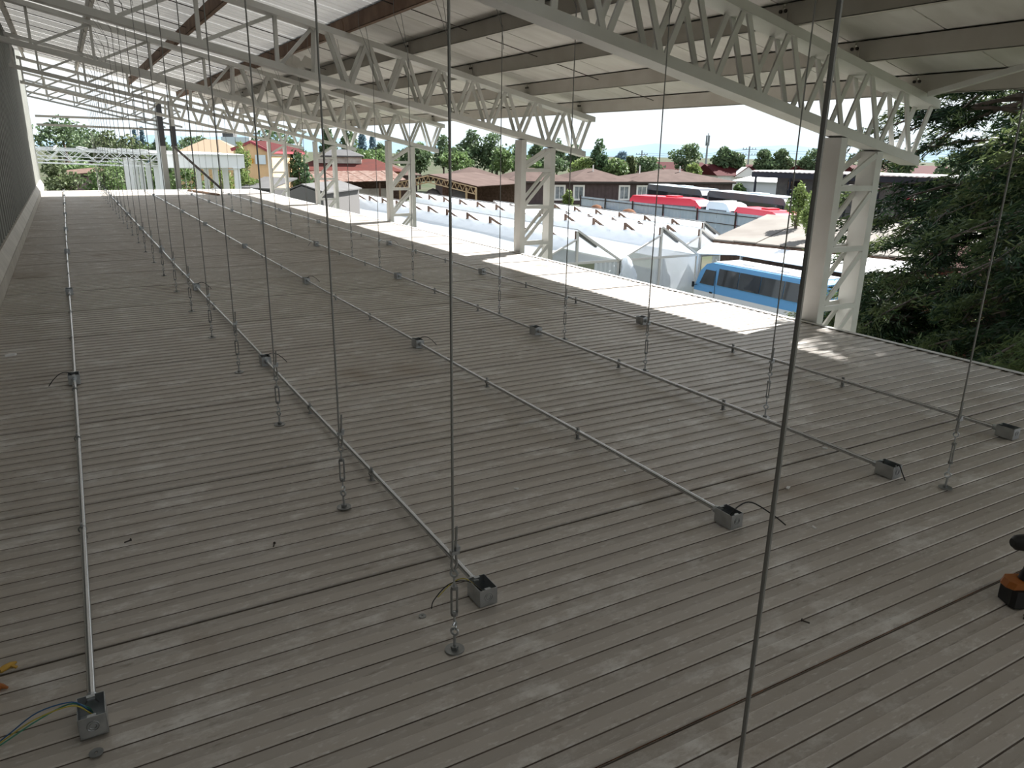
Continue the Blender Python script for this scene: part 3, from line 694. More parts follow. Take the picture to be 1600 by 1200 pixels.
# ------------------------------------------------------------------ vehicles
BUSB = mat('bus_blue', (0.13, 0.36, 0.66), 0.3); BUSW = mat('bus_white', (0.80, 0.80, 0.80), 0.3)
GLASS = mat('dark_glass', (0.015, 0.018, 0.022), 0.06, 0, None, spec=0.8)
TYRE = mat('tyre', (0.015, 0.015, 0.015), 0.8); HUB = mat('wheel_hub', (0.5, 0.5, 0.5), 0.4, 0.6)
def wheel(t, x, y, r, w, side):
    mb = MB(); mb.tube([(x, y, r), (x + w * 0.15, y, r), (x + w * 0.85, y, r), (x + w, y, r)], [r * 0.92, r, r, r * 0.92], 20); wv = mb.build('wheel', TYRE, t, True)
    xa = x - 0.01 if side < 0 else x + w + 0.01
    mb = MB(); mb.tube([(xa, y, r), (xa + 0.02 * -side, y, r)], r * 0.55, 14); mb.build('hub', HUB, wv)
bt = thing('minibus', (30.0, 23.3, G), 'light blue and white minibus parked beside the greenhouse', 'bus')
# side profile along +y (front at +y), length 8.2
def body(profile_lo, profile_hi, x0, x1, inset):
    pass
LBUS = 8.25
mb = MB()
low = [(0.0, 0.45), (LBUS - 0.25, 0.45), (LBUS, 0.6), (LBUS, 1.30), (0, 1.30)]
mb.prism([(0, y_, z) for y_, z in low], (0, 0, 0), (2.35, 0, 0)); mb.build('lower_body', BUSW, bt)['label'] = 'white lower skirt'
mb = MB()
mid = [(0.0, 1.302), (LBUS, 1.302), (LBUS - 0.02, 1.45), (LBUS - 0.35, 2.40), (LBUS - 0.75, 2.82), (LBUS - 1.2, 2.93), (0.25, 2.93), (0.05, 2.75), (0, 2.5)]
prof = [(0, y_, z) for y_, z in mid]; n = len(prof)
vs_ = []
for xx, ins in ((0.0, 0.14), (2.35, -0.14)):
    for (_, y_, z) in prof: vs_.append((xx + ins * max(0, (z - 1.9)) / 1.03, y_, z))
mb.add(vs_, [tuple(range(n)), tuple(range(2 * n - 1, n - 1, -1))] + [(i, i + n, (i + 1) % n + n, (i + 1) % n) for i in range(n)])
mb.build('upper_body', BUSB, bt)['label'] = 'light blue upper body'
mb = MB(); mb.prism([(0.30, LBUS - 1.25, 2.932), (2.05, LBUS - 1.25, 2.932), (2.05, 0.3, 2.932), (0.30, 0.3, 2.932)], (0, 0, 0), (0, 0, 0.06)); mb.build('roof_panel', BUSW, bt)['label'] = 'white roof'
def xin(z): return 0.14 * max(0, (z - 1.9)) / 1.03
def side_pane(y0, y1, z0, z1, name='side_window', cut=0):
    mb = MB(); pts = [(xin(z0) - 0.012, y0, z0), (xin(z0) - 0.012, y1, z0), (xin(z1) - 0.012, y1 - cut, z1), (xin(z1) - 0.012, y0, z1)]
    mb.prism(pts, (0, 0, 0), (0.02, 0, 0)); return mb.build(name, GLASS, bt)
for k in range(4): side_pane(0.55 + k * 1.50, 0.55 + k * 1.50 + 1.46, 1.80, 2.68)
side_pane(LBUS - 1.5, LBUS - 0.42, 1.72, 2.52, 'driver_window', 0.34)
mb = MB(); mb.prism([(0.15, LBUS - 0.06, 1.60), (2.2, LBUS - 0.06, 1.60), (2.1, LBUS - 0.36, 2.45), (0.25, LBUS - 0.36, 2.45)], (0, 0.012, 0.004), (0, 0.03, 0.012)); mb.build('windscreen', GLASS, bt)
wheel(bt, 0.02, LBUS - 1.35, 0.47, 0.28, -1); wheel(bt, 0.02, LBUS - 5.85, 0.47, 0.28, -1); wheel(bt, 2.05, LBUS - 1.35, 0.47, 0.28, 1); wheel(bt, 2.05, LBUS - 5.85, 0.47, 0.28, 1)
for yy in (LBUS - 1.35, LBUS - 5.85):
    mb = MB(); mb.torus((0.0, yy, 0.47), (1, 0, 0), 0.52, 0.035, 16, 5, 1.0); mb.build('wheel_arch', BLACK, bt)
mb = MB(); mb.bar((-0.02, LBUS - 1.62, 1.0), (-0.02, LBUS - 1.62, 2.6), 0.02, 0.015); mb.bar((-0.02, LBUS - 0.6, 1.0), (-0.02, LBUS - 1.62, 1.0), 0.02, 0.015); mb.build('door_seam', BLACK, bt)
mb = MB(); mb.box(-0.03, 0.0, LBUS - 1.45, LBUS - 1.25, 1.28, 1.36); mb.build('door_handle', BLACK, bt)
mb = MB(); mb.tube([(-0.02, LBUS - 0.25, 1.62), (-0.18, LBUS - 0.12, 1.60)], 0.02, 6); mb.box(-0.26, -0.14, LBUS - 0.16, LBUS - 0.08, 1.48, 1.78); mb.build('side_mirror', BLACK, bt)
for yy in (4.6, 2.3):
    mb = MB(); mb.prism([(0.7, yy, 2.99), (1.5, yy, 2.99), (1.5, yy + 0.9, 2.99), (0.7, yy + 0.9, 2.99)], (0, 0, 0), (0, 0, 0.10)); mb.build('roof_hatch', BUSW, bt)
mb = MB(); mb.box(0.1, 2.2, LBUS - 0.02, LBUS + 0.10, 0.45, 0.75); mb.build('front_bumper', BUSW, bt)

def coach(name, loc, rz, L, W, H, body_m, roof_m, lab, marks):
    t = thing(name, loc, lab, 'bus', None, rz)
    prof = [(0, 0.4), (L - 0.3, 0.4), (L, 0.8), (L, 1.6), (L - 0.45, H - 0.7), (L - 1.1, H - 0.12), (L - 1.7, H), (0.3, H), (0, H - 0.35)]
    mb = MB(); n = len(prof); vs_ = []
    for s_ in (-1, 1):
        for (x, z) in prof: vs_.append((x, s_ * (W / 2 - 0.14 * max(0, z - 2.2) / 1.4), z))
    mb.add(vs_, [tuple(range(n)), tuple(range(2 * n - 1, n - 1, -1))] + [(i, (i + 1) % n, (i + 1) % n + n, i + n) for i in range(n)])
    mb.build('body', body_m, t)
    mb = MB(); mb.prism([(0.3, -W / 2 + 0.15, H + 0.002), (L - 1.7, -W / 2 + 0.15, H + 0.002), (L - 1.7, W / 2 - 0.15, H + 0.002), (0.3, W / 2 - 0.15, H + 0.002)], (0, 0, 0), (0, 0, 0.05))
    mb.prism([(L * 0.45, -0.6, H + 0.05), (L * 0.6, -0.6, H + 0.05), (L * 0.6, 0.6, H + 0.05), (L * 0.45, 0.6, H + 0.05)], (0, 0, 0), (0, 0, 0.16)); mb.build('roof_cap', roof_m, t)
    for s_ in (-1, 1):
        mb = MB(); y_ = s_ * (W / 2 - 0.06)
        mb.box(0.6, L - 1.0, min(y_, y_ + s_ * 0.03), max(y_, y_ + s_ * 0.03), 2.0, H - 0.75); mb.build('side_window', GLASS, t)
    mb = MB(); mb.prism([(L - 0.02, -W / 2 + 0.2, 1.7), (L - 0.02, W / 2 - 0.2, 1.7), (L - 0.42, W / 2 - 0.25, H - 0.75), (L - 0.42, -W / 2 + 0.25, H - 0.75)], (0.015, 0, 0), (0.04, 0, 0.01)); mb.build('windscreen', GLASS, t)
    for x in (2.0, L - 2.6):
        for s_ in (-1, 1):
            mb = MB(); mb.tube([(x, s_ * (W / 2 - 0.3), 0.5), (x, s_ * (W / 2 + 0.01), 0.5)], 0.5, 16); mb.build('wheel', TYRE, t)
    return t
COACHB = mat('coach_slate', (0.045, 0.06, 0.085), 0.3, 0, (0.06, 0.055, 0.06), 0.5); REDB = mat('bus_red', (0.55, 0.02, 0.045), 0.35); PALE = mat('bus_pale', (0.55, 0.62, 0.66), 0.3)
ca = Vector((75.5, 89.0)); cb = Vector((66.9, 54.6)); dv = cb - ca
un = dv.normalized()
coach('coach', (ca.x, ca.y, G), math.atan2(dv.y, dv.x), 16.6, 3.3, 4.2, COACHB, PALE, 'long slate grey coach, farther of the two parked in line behind the red buses', True)
cm = ca + un * 17.4
ct = coach('coach', (cm.x, cm.y, G), math.atan2(dv.y, dv.x), 17.0, 3.3, 4.2, COACHB, PALE, 'long slate grey coach with pale script lettering near its front, nearer one in line', True)
# pale scribbled lettering near the coach front (the side facing the camera)
def script(t, x0, y_, z0, s_, m, seed, n, flip):
    rr = random.Random(seed); mb = MB(); x = 0; pts = []
    for i in range(n):
        up = [0.55, 0.25, 0.5, 0.22, 0.3, 0.26, 0.24, 0.28, 0.22][i % 9]
        pts += [(x, 0.0), (x + 0.10, up), (x + 0.20, 0.04), (x + 0.26, 0.12)]; x += 0.30
    P = [(x0 + flip * px_ * s_, y_, z0 + pz * s_) for px_, pz in pts]
    for a, c in zip(P, P[1:]): mb.bar(a, c, 0.03, 0.14 * s_ / 1.2, (0, 1, 0))
    mb.build('lettering', m, t)['label'] = 'pale script lettering'
script(ct, 10.4, -1.62, 1.95, 1.35, BUSW, 3, 9, 1)
ct_red = MB(); ct_red.prism([(5.8, -1.68, 0.6), (8.9, -1.68, 0.6), (8.3, -1.68, 2.0), (7.5, -1.68, 2.3), (6.4, -1.68, 1.6)], (0, 0, 0), (0, 0.02, 0)); ct_red.build('red_panel', REDB, ct)
coach('red_bus', (59.0, 73.0, G), math.atan2(-13.5, 3.6), 10.0, 2.9, 3.75, REDB, REDB, 'bright red bus roof behind the zinc fence, left one', False)
coach('pale_bus', (61.7, 62.6, G), math.atan2(-6.5, -0.9), 4.6, 2.7, 3.65, PALE, BUSW, 'small pale white bus between the two red ones', False)
coach('red_bus', (60.9, 57.4, G), math.atan2(-8.5, -2.4), 8.5, 2.8, 3.4, REDB, REDB, 'dark red bus behind the zinc fence, right one', False)

# ------------------------------------------------------------------ zinc fence
ZINC = mat('zinc_sheet', (0.36, 0.46, 0.56), 0.4, 0.2, (0.42, 0.51, 0.60), 0.8)
def zfence(a, b_, zt, n, lab):
    a = Vector((*a, G)); b_ = Vector((*b_, G)); t = thing('zinc_fence', a, lab, 'fence')
    d = b_ - a; u = d.normalized(); nrm = Vector((u.y, -u.x, 0)); h = zt - G
    for k in range(n):
        p0 = d * (k / n) + u * 0.01; p1 = d * ((k + 1) / n) - u * 0.01; mb = MB(); m_ = 10; pts = []
        for i in range(m_ + 1):
            q = p0.lerp(p1, i / m_) + nrm * (0.03 if i % 2 else 0); pts += [(q.x, q.y, 0.05), (q.x, q.y, h)]
        mb.add(pts, [(2 * i, 2 * i + 2, 2 * i + 3, 2 * i + 1) for i in range(m_)]); mb.build('sheet', ZINC, t)
    for k in range(0, n + 1, 2):
        q = d * (k / n) + nrm * 0.12; mb = MB(); mb.box(q.x - 0.06, q.x + 0.06, q.y - 0.06, q.y + 0.06, 0, h + 0.12); mb.build('post', BOLT, t)
    for z in (h * 0.62, h * 0.92):
        q0 = nrm * 0.07; q1 = d + nrm * 0.07; mb = MB(); mb.bar((q0.x, q0.y, z), (q1.x, q1.y, z), 0.05, 0.07); mb.build('rail', BOLT, t)
zfence((57.2, 82.0), (56.0, 48.5), -3.75, 12, 'pale blue zinc sheet fence behind the greenhouses')
CLAY = mat('clay_pile', (0.17, 0.08, 0.045), 0.9, 0, (0.12, 0.06, 0.035), 3, bump=0.4, spec=0.06)
def mound(name, c, rx, ry, h, m, lab, cat, seed):
    rr = random.Random(seed); mb = MB(); n = 16; rings = 5; vs_ = []
    for j in range(rings):
        a = math.pi / 2 * j / rings
        for i in range(n):
            th = 2 * math.pi * i / n; k = 1 + 0.12 * (rr.random() - 0.5)
            vs_.append((rx * math.cos(a) * math.cos(th) * k, ry * math.cos(a) * math.sin(th) * k, h * math.sin(a)))
    vs_.append((0, 0, h)); fs = [(j * n + i, j * n + (i + 1) % n, (j + 1) * n + (i + 1) % n, (j + 1) * n + i) for j in range(rings - 1) for i in range(n)]
    fs += [((rings - 1) * n + i, (rings - 1) * n + (i + 1) % n, rings * n) for i in range(n)]
    mb.add(vs_, fs); tag(mb.build(name, m, None, True, c), lab, cat)
mound('clay_mound', (55.7, 76.5, G), 1.4, 1.6, 2.5, CLAY, 'orange clay heap before the zinc fence, left one', 'heap', 1)
mound('clay_mound', (55.2, 69.6, G), 1.4, 1.9, 2.5, CLAY, 'orange clay heap before the zinc fence, right one', 'heap', 2)

# ------------------------------------------------------------------ houses
SIDING = mat('brown_siding', (0.085, 0.065, 0.064), 0.8, 0, (0.105, 0.08, 0.079), 1.5, spec=0.06); HROOF = mat('brown_roof', (0.075, 0.052, 0.044), 0.85, 0, (0.095, 0.067, 0.057), 0.7, spec=0.06)
RROOF = mat('red_roof', (0.06, 0.012, 0.012), 0.8, 0, (0.05, 0.012, 0.012), 1.0, spec=0.06); WWALL = mat('white_wall', (0.78, 0.77, 0.74), 0.7)
CURT = mat('curtained_glass', (0.30, 0.33, 0.35), 0.15, 0, (0.12, 0.14, 0.15), 1.2)
def hip(name, t, x0, x1, y0, y1, z, h, m, ridge=0.0, ov=0.6):
    x0 -= ov; x1 += ov; y0 -= ov; y1 += ov; cy = (y0 + y1) / 2; cx = (x0 + x1) / 2
    r = max(0, (x1 - x0) * ridge / 2)
    mb = MB(); mb.add([(x0, y0, z), (x1, y0, z), (x1, y1, z), (x0, y1, z), (x0, y0, z - 0.18), (x1, y0, z - 0.18), (x1, y1, z - 0.18), (x0, y1, z - 0.18), (cx - r, cy, z + h), (cx + r, cy, z + h)],
           [(0, 1, 9, 8), (1, 2, 9), (2, 3, 8, 9), (3, 0, 8), (0, 4, 5, 1), (1, 5, 6, 2), (2, 6, 7, 3), (3, 7, 4, 0), (7, 6, 5, 4)])
    return mb.build(name, m, t)
def window(t, x, z, w, h, y=0, m=None):
    f = MB(); e = 0.30
    f.box(x - w / 2 - e, x + w / 2 + e, y - 0.10, y + 0.02, z + h, z + h + e); f.box(x - w / 2 - e, x + w / 2 + e, y - 0.10, y + 0.02, z - e, z)
    f.box(x - w / 2 - e, x - w / 2, y - 0.10, y + 0.02, z, z + h); f.box(x + w / 2, x + w / 2 + e, y - 0.10, y + 0.02, z, z + h); f.box(x - 0.05, x + 0.05, y - 0.07, y + 0.02, z, z + h)
    fo = f.build('window', WWALL, t)
    g = MB(); g.box(x - w / 2, x + w / 2, y - 0.05, y - 0.01, z, z + h); g.build('pane', m or CURT, fo)
# local frame: x along facade, -y toward the camera
A = Vector((54.1, 115.7)); B = Vector((106.8, 102.2)); ang = math.atan2(B.y - A.y, B.x - A.x); LH = (B - A).length
hs = thing('house_row', (A.x, A.y, G), 'long brown house row with hipped roofs and white framed windows', 'house', None, ang)
mb = MB(); mb.box(0, LH - 2, 0, 12, 0, 3.72); mb.build('wall', SIDING, hs)
mb = MB()
x = 0.35
while x < LH - 2: mb.box(x - 0.03, x + 0.03, -0.03, 0.0, 0.02, 3.7); x += 0.7
mb.build('siding_battens', SIDING, hs)['kind'] = 'stuff'
seg = [0, 10.5, 21.5, 32.5, LH - 2]
for a, c in zip(seg, seg[1:]): hip('hip_roof', hs, a - 0.3, c + 0.3, 0, 12, 3.75, 2.0, HROOF, 0.08)
mb = MB(); mb.box(-0.6, LH - 1.4, -0.68, -0.60, 3.45, 3.74); mb.build('gutter', BOLT, hs)
for (wx, wy) in ((61.3, 112.2), (63.9, 112.0), (72.4, 109.4), (75.8, 108.6), (84.2, 107.4), (87.5, 106.8), (91.0, 106.0)):
    d = (Vector((wx, wy)) - A).dot((B - A).normalized()); window(hs, d, 0.85, 1.5, 2.0)
for d in (27.0, 36.0, 44.0):
    mb = MB(); mb.tube([(d, 4.5, 5.0), (d, 4.5, 6.35)], 0.12, 8); mb.build('vent_pipe', WWALL, hs)
h2_ = thing('house_wing', (45.5, 148.5, G), 'brown hipped roof wing at the left end of the house row', 'house', None, math.atan2(115.7 - 150, 54.0 - 49.2))
mb = MB(); mb.box(0, 20.5, 0, 6, 0, 4.0); mb.build('wall', SIDING, h2_)
for a, c in ((0, 10), (10, 20.5)): hip('hip_roof', h2_, a, c, 0, 6, 4.2, 2.0, HROOF, 0.1)
# red roofed houses behind
def gable_house(name, c, ang, L, W, hw, hr, mw, mr, lab, cat='house', fascia=None):
    t = thing(name, (c[0], c[1], G), lab, cat, None, ang)
    mb = MB(); mb.prism([(0, 0, 0), (0, W, 0), (0, W, hw), (0, W / 2, hw + hr), (0, 0, hw)], (0, 0, 0), (L, 0, 0)); mb.build('wall', mw, t)
    o_ = 0.4; k = hr / (W / 2); mb = MB()
    for s_ in (0, 1):
        ye = -o_ if s_ == 0 else W + o_
        mb.prism([(-o_, ye, hw - k * o_ + 0.03), (L + o_, ye, hw - k * o_ + 0.03), (L + o_, W / 2, hw + hr + 0.03), (-o_, W / 2, hw + hr + 0.03)], (0, 0, 0), (0, 0, 0.14))
    mb.build('roof', mr, t)
    if fascia:
        mb = MB()
        for ye in (-o_, W + o_): mb.bar((-o_ - 0.05, ye, hw - k * o_), (-o_ - 0.05, W / 2, hw + hr), 0.08, 0.35, (1, 0, 0))
        mb.build('fascia', fascia, t)
    return t
rr_ang = math.atan2(102.2 - 115.7, 106.8 - 54.1)
def red_house(cx_, cy_, L, zt, lab, gx):
    t = thing('red_roof_house', (cx_, cy_, G), lab, 'house', None, rr_ang); W = 11; hw = zt - G - 2.2
    mb = MB(); mb.box(0, L, 0.5, W, 0, hw); mb.build('wall', WWALL, t)
    mb = MB(); mb.prism([(0, 0, hw), (0, W / 2, hw + 2.2), (0, W, hw)], (-0.5, 0, 0), (L + 0.5, 0, 0)); mb.build('roof', RROOF, t)
    for g in gx:
        mb = MB(); mb.prism([(g - 3, -0.25, hw - 0.25), (g + 3, -0.25, hw - 0.25), (g, -0.25, hw + 1.75)], (0, 0, 0), (0, 2.5, 0)); mb.build('gable_front', WWALL, t)
        mb = MB(); mb.bar((g - 3.2, -0.3, hw - 0.2), (g, -0.3, hw + 1.9), 0.12, 0.22, (0, 1, 0)); mb.bar((g + 3.2, -0.3, hw - 0.2), (g, -0.3, hw + 1.9), 0.12, 0.22, (0, 1, 0)); mb.build('gable_trim', RROOF, t)
red_house(107, 143, 26, -0.35, 'dark red roofed house with small white gable, behind the brown row', [11.5])
red_house(117, 118.5, 17, -0.4, 'dark red roofed house with the larger white gable', [6.5])
red_house(127, 103, 20, -0.2, 'dark red roofed house right of the larger white gable', [])
red_house(128, 92, 22, 0.1, 'dark red roofed house behind the grey shed and conifer', [])
# white outbuilding and dark timber building
t = thing('white_outbuilding', (86.0, 83.5, G), 'low white outbuilding with shallow roof behind the coach', 'shed', None, math.atan2(-8.2, 2.2))
mb = MB(); mb.box(0, 8.5, 0, 5, 0, 4.75); mb.build('wall', mat('pale_grey_wall', (0.55, 0.58, 0.60), 0.7), t)
mb = MB(); mb.prism([(-0.4, -0.5, 4.78), (8.9, -0.5, 4.78), (8.9, 5.4, 5.4), (-0.4, 5.4, 5.4)], (0, 0, 0), (0, 0, 0.12)); mb.build('roof', WWALL, t)
DGREY = mat('dark_grey_boards', (0.12, 0.12, 0.125), 0.8, 0, (0.16, 0.155, 0.15), 2, spec=0.06); DBLUE = mat('dark_eave', (0.03, 0.032, 0.04), 0.7, spec=0.06)
tv = Vector((74.8, 69.4)); tw = Vector((80.6, 42.6)); ta = math.atan2((tw - tv).y, (tw - tv).x)
t = thing('timber_building', (tv.x, tv.y, G), 'dark grey timber building with broad corrugated eave, behind the near column', 'building', None, ta)
LT = (tw - tv).length
mb = MB(); mb.box(2.0, LT, 1.6, 9, 0, 6.0); mb.build('wall', DGREY, t)
mb = MB()
x = 0
while x < LT: mb.prism([(x, -1.2, 6.78), (x + 0.3, -1.2, 6.84), (x + 0.6, -1.2, 6.78), (x + 0.6, 9.5, 6.8), (x, 9.5, 6.8)], (0, 0, -0.2), (0, 0, -0.08)); x += 0.6
mb.build('corrugated_roof', WWALL, t)
mb = MB(); mb.box(0, LT, -1.1, -1.0, 5.95, 6.55); mb.box(0.2, LT, -1.0, 2, 6.42, 6.50); mb.build('eave_board', DBLUE, t)
for x in (0.4, 5.0, 12.0, 18.0, 23.5):
    mb = MB(); mb.box(x, x + 0.2, -1.0, -0.8, 0, 6.2); mb.build('post', DBLUE, t)
for x in (3.6, 8.3, 13.0, 17.5, 21.5):
    f = MB(); f.box(x - 0.1, x + 1.7, 1.52, 1.6, 4.0, 5.6); fo = f.build('window', DBLUE, t)
    g = MB(); g.box(x, x + 0.78, 1.49, 1.53, 4.1, 5.5); g.build('pane', GLASS, fo); g = MB(); g.box(x + 0.84, x + 1.6, 1.49, 1.53, 4.1, 5.5); g.build('pane', GLASS, fo)
# tan corrugated shed roof, runs behind the near column
TANR = mat('tan_roof', (0.15, 0.135, 0.118), 0.75, 0, (0.19, 0.175, 0.155), 0.5, spec=0.06)
t = thing('tan_roof_shed', (0, 0, G), 'shed with pale tan sheet roof between bus and conifer', 'shed')
P0, P1, Q0, Q1 = Vector((34.0, 34.6, 3.55)), Vector((38.1, 22.0, 3.55)), Vector((44.0, 39.4, 4.4)), Vector((47.5, 25.0, 4.4))
NS = 9
for k in range(NS):
    a0 = P0.lerp(P1, k / NS); a1 = P0.lerp(P1, (k + 1) / NS - 0.004); c0_ = Q0.lerp(Q1, k / NS); c1_ = Q0.lerp(Q1, (k + 1) / NS - 0.004)
    mb = MB(); dz = Vector((0, 0, 0.03 * (k % 2))); mb.prism([a0 + dz, a1 + dz, c1_ + dz, c0_ + dz], (0, 0, 0), (0, 0, 0.08)); mb.build('roof_sheet', TANR, t)
mb = MB(); mb.bar(P0 + Vector((0.1, 0, -0.12)), P1 + Vector((0.1, 0, -0.12)), 0.12, 0.2); mb.build('eave_board', WOODB, t)
mb = MB(); mb.prism([(34.5, 34.2, 0), (38.4, 22.4, 0), (47.2, 25.2, 0), (43.8, 38.9, 0)], (0, 0, 0), (0, 0, 3.35)); mb.build('wall', WOODB, t)
mb = MB(); mb.tube([(46.0, 29.5, 4.2), (46.0, 29.5, 5.1)], 0.16, 10); mb.tube([(46.0, 29.5, 5.1), (46.0, 29.5, 5.25)], 0.26, 10); mb.build('flue', WWALL, t)
REDP = mat('red_panel', (0.045, 0.013, 0.009), 0.8, 0, (0.06, 0.018, 0.012), 2, spec=0.06)
gable_house('red_hut', (24.2, 16.4), -0.9, 1.4, 1.6, 3.0, 0.9, REDP, REDP, 'small rusty red hut behind the conifer, left', 'hut')
gable_house('red_hut', (27.0, 14.8), -0.6, 3.0, 3.4, 4.6, 0.8, REDP, REDP, 'small rusty red hut behind the conifer trunks, right', 'hut')
# tan gabled house at left
TANW = mat('tan_render', (0.62, 0.42, 0.24), 0.8, 0, (0.55, 0.37, 0.21), 0.8, spec=0.06); RFAS = mat('red_fascia', (0.22, 0.03, 0.04), 0.7); ORSG = mat('orange_sign', (0.62, 0.30, 0.02), 0.6); GREYR = mat('grey_roof', (0.12, 0.118, 0.115), 0.8, 0, (0.10, 0.098, 0.096), 1, spec=0.06)
t = thing('tan_house', (0, 0, G), 'tan rendered gabled house with red fascia and orange sign', 'house')
t.location = (11.6, 64.2, G)
mb = MB(); prof = [(0, 0, 0), (2.6, -1.0, 0), (2.6, -1.0, 8.2), (1.25, -0.48, 8.95), (0, 0, 8.4)]
mb.prism(prof, (0, 0, 0), (4.2, 6.5, 0)); mb.build('wall', TANW, t)
mb = MB(); mb.bar((-0.15, -0.02, 8.33), (1.25, -0.55, 8.98), 0.35, 0.18); mb.bar((1.25, -0.55, 8.98), (2.75, -1.12, 8.12), 0.35, 0.18); mb.bar((2.7, -1.0, 8.2), (6.9, 5.5, 8.1), 0.3, 0.18); mb.build('fascia', RFAS, t)
mb = MB(); mb.prism([(1.25, -0.48, 8.97), (2.8, -1.1, 8.15), (7.0, 5.4, 8.15), (5.45, 6.0, 8.97)], (0, 0, 0.03), (0, 0, 0.1)); mb.prism([(1.25, -0.48, 8.97), (-0.2, 0.1, 8.36), (4.0, 6.6, 8.36), (5.45, 6.0, 8.97)], (0, 0, 0.03), (0, 0, 0.1)); mb.build('roof', RROOF, t)
dfx = Vector((2.6, -1.0, 0)).normalized(); nf = Vector((dfx.y, -dfx.x, 0))
def face_pt(s_, z, o_=0.03): v = dfx * s_ + nf * o_; return (v.x, v.y, z)
mb = MB(); mb.prism([face_pt(1.0, 7.35), face_pt(1.45, 7.35), face_pt(1.45, 7.72), face_pt(1.0, 7.72)], (0, 0, 0), tuple(nf * 0.04)); sg = mb.build('sign', ORSG, t)
mb = MB()
for z in (7.45, 7.60): mb.bar(face_pt(1.06, z, 0.08), face_pt(1.39, z, 0.08), 0.01, 0.035)
mb.build('sign_text_line', BOLT, sg)
mb = MB(); mb.torus(face_pt(0.55, 7.85, 0.04), nf, 0.15, 0.05, 16, 6); mb.tube([face_pt(0.55, 7.85, 0.0), face_pt(0.55, 7.85, 0.03)], 0.14, 14); mb.build('round_vent', BOLT, t)
mb = MB(); mb.prism([face_pt(1.62, 7.3, 0.05), face_pt(2.4, 7.3, 0.05), face_pt(2.4, 8.0, 0.05), face_pt(1.62, 8.0, 0.05)], (0, 0, 0), tuple(nf * 0.12)); mb.build('white_cabinet', PALE, t)
t = thing('tan_pyramid_roof', (9.8, 84.0, G), 'tan hipped roof left of the gabled tan house', 'house', None, -0.3)
mb = MB(); mb.box(0, 6, 0, 6, 0, 7.6); mb.build('wall', TANW, t); hip('hip_roof', t, 0, 6, 0, 6, 7.75, 1.5, mat('beige_roof', (0.26, 0.195, 0.135), 0.85, spec=0.06), 0.2)
t = thing('pale_block', (30.8, 183.7, G), 'pale grey flat topped block far behind the tan house', 'building', None, -0.5)
mb = MB(); mb.box(0, 6.2, 0, 5, 0, 10.5); mb.build('wall', PALE, t); mb = MB(); mb.box(0.2, 2.6, 0.5, 3, 10.5, 11.3); mb.build('roof_plant', GREYR, t)
t = thing('grey_gable_shed', (0, 0, G), 'grey gable roofed shed beside the farthest columns', 'shed'); t.location = (12.1, 49.6, G)
mb = MB(); mb.prism([(0, 0, 0), (1.55, -2.2, 0), (1.55, -2.2, 5.9), (0.6, -0.8, 6.3), (0, 0, 5.95)], (0, 0, 0), (4, 5, 0)); mb.build('wall', mat('grey_render', (0.14, 0.135, 0.13), 0.8, spec=0.06), t)
mb = MB(); mb.prism([(0.6, -0.8, 6.36), (1.7, -2.4, 5.9), (5.7, 2.6, 5.9), (4.6, 4.2, 6.36)], (0, 0, 0), (0, 0, 0.08)); mb.prism([(0.6, -0.8, 6.36), (-0.15, 0.25, 5.95), (3.9, 5.2, 5.95), (4.6, 4.2, 6.36)], (0, 0, 0), (0, 0, 0.08)); mb.build('roof', GREYR, t)
t = thing('grey_lean_to', (0, 0, G), 'grey sloping lean-to roof below the tan house', 'shed'); t.location = (10.4, 56.5, G)
mb = MB(); mb.prism([(0, 0, 5.8), (1.6, -2.2, 5.8), (4.2, 0.5, 6.4), (2.4, 3.0, 6.4)], (0, 0, 0), (0, 0, 0.1)); mb.build('roof', GREYR, t)
mb = MB(); mb.prism([(0.1, 0.0, 0), (1.6, -2.0, 0), (4.1, 0.5, 0), (2.4, 2.9, 0)], (0, 0, 0), (0, 0, 5.75)); mb.build('wall', GREYR, t)
# rusty tin roofed shed and lattice shelter
TIN = mat('rusty_tin', (0.10, 0.05, 0.036), 0.75, 0, (0.20, 0.15, 0.125), 2.2, contrast=(0.4, 0.62), spec=0.06); WEATH = mat('weathered_white', (0.50, 0.48, 0.44), 0.8, 0, (0.30, 0.27, 0.24), 1.0)
t = thing('tin_roof_shed', (0, 0, G), 'ramshackle shed under rusty red tin roof', 'shed')
F0, F1, E0, E1 = Vector((22.5, 79.5, 5.05)), Vector((32.3, 79.5, 5.25)), Vector((24.0, 93.0, 5.75)), Vector((35.0, 91.0, 5.95))
for k in range(8):
    mb = MB(); a0 = F0.lerp(F1, k / 8); a1 = F0.lerp(F1, (k + 1) / 8 - 0.005); c0_ = E0.lerp(E1, k / 8); c1_ = E0.lerp(E1, (k + 1) / 8 - 0.005); dz = Vector((0, 0, R3.uniform(0, 0.1)))
    mb.prism([a0 + dz, a1 + dz, c1_ + dz, c0_ + dz], (0, 0, 0), (0, 0, 0.06)); mb.build('roof_sheet', TIN, t)
mb = MB(); mb.box(25.5, 31.0, 81.5, 81.7, 0, 4.4); mb.build('wall', WEATH, t)
mb = MB(); mb.box(23.5, 34, 84, 90, 0, 5.0); mb.build('rear_wall', WOODB, t)
for xx in (22.9, 26.0, 29.2, 32.0):
    mb = MB(); mb.box(xx - 0.08, xx + 0.08, 79.7, 79.86, 0, 5.1); mb.build('post', WOODB, t)
t = thing('red_tile_house', (26.0, 104, G), 'house with red tiled roofs above the tin roofed shed', 'house', None, -0.35)
mb = MB(); mb.box(0, 14, 0, 8, 0, 5.6); mb.build('wall', TANW, t); hip('hip_roof', t, 0, 14, 0, 8, 5.7, 1.5, mat('red_tile', (0.10, 0.032, 0.025), 0.8, 0, (0.08, 0.03, 0.025), 1.2, spec=0.06), 0.5)
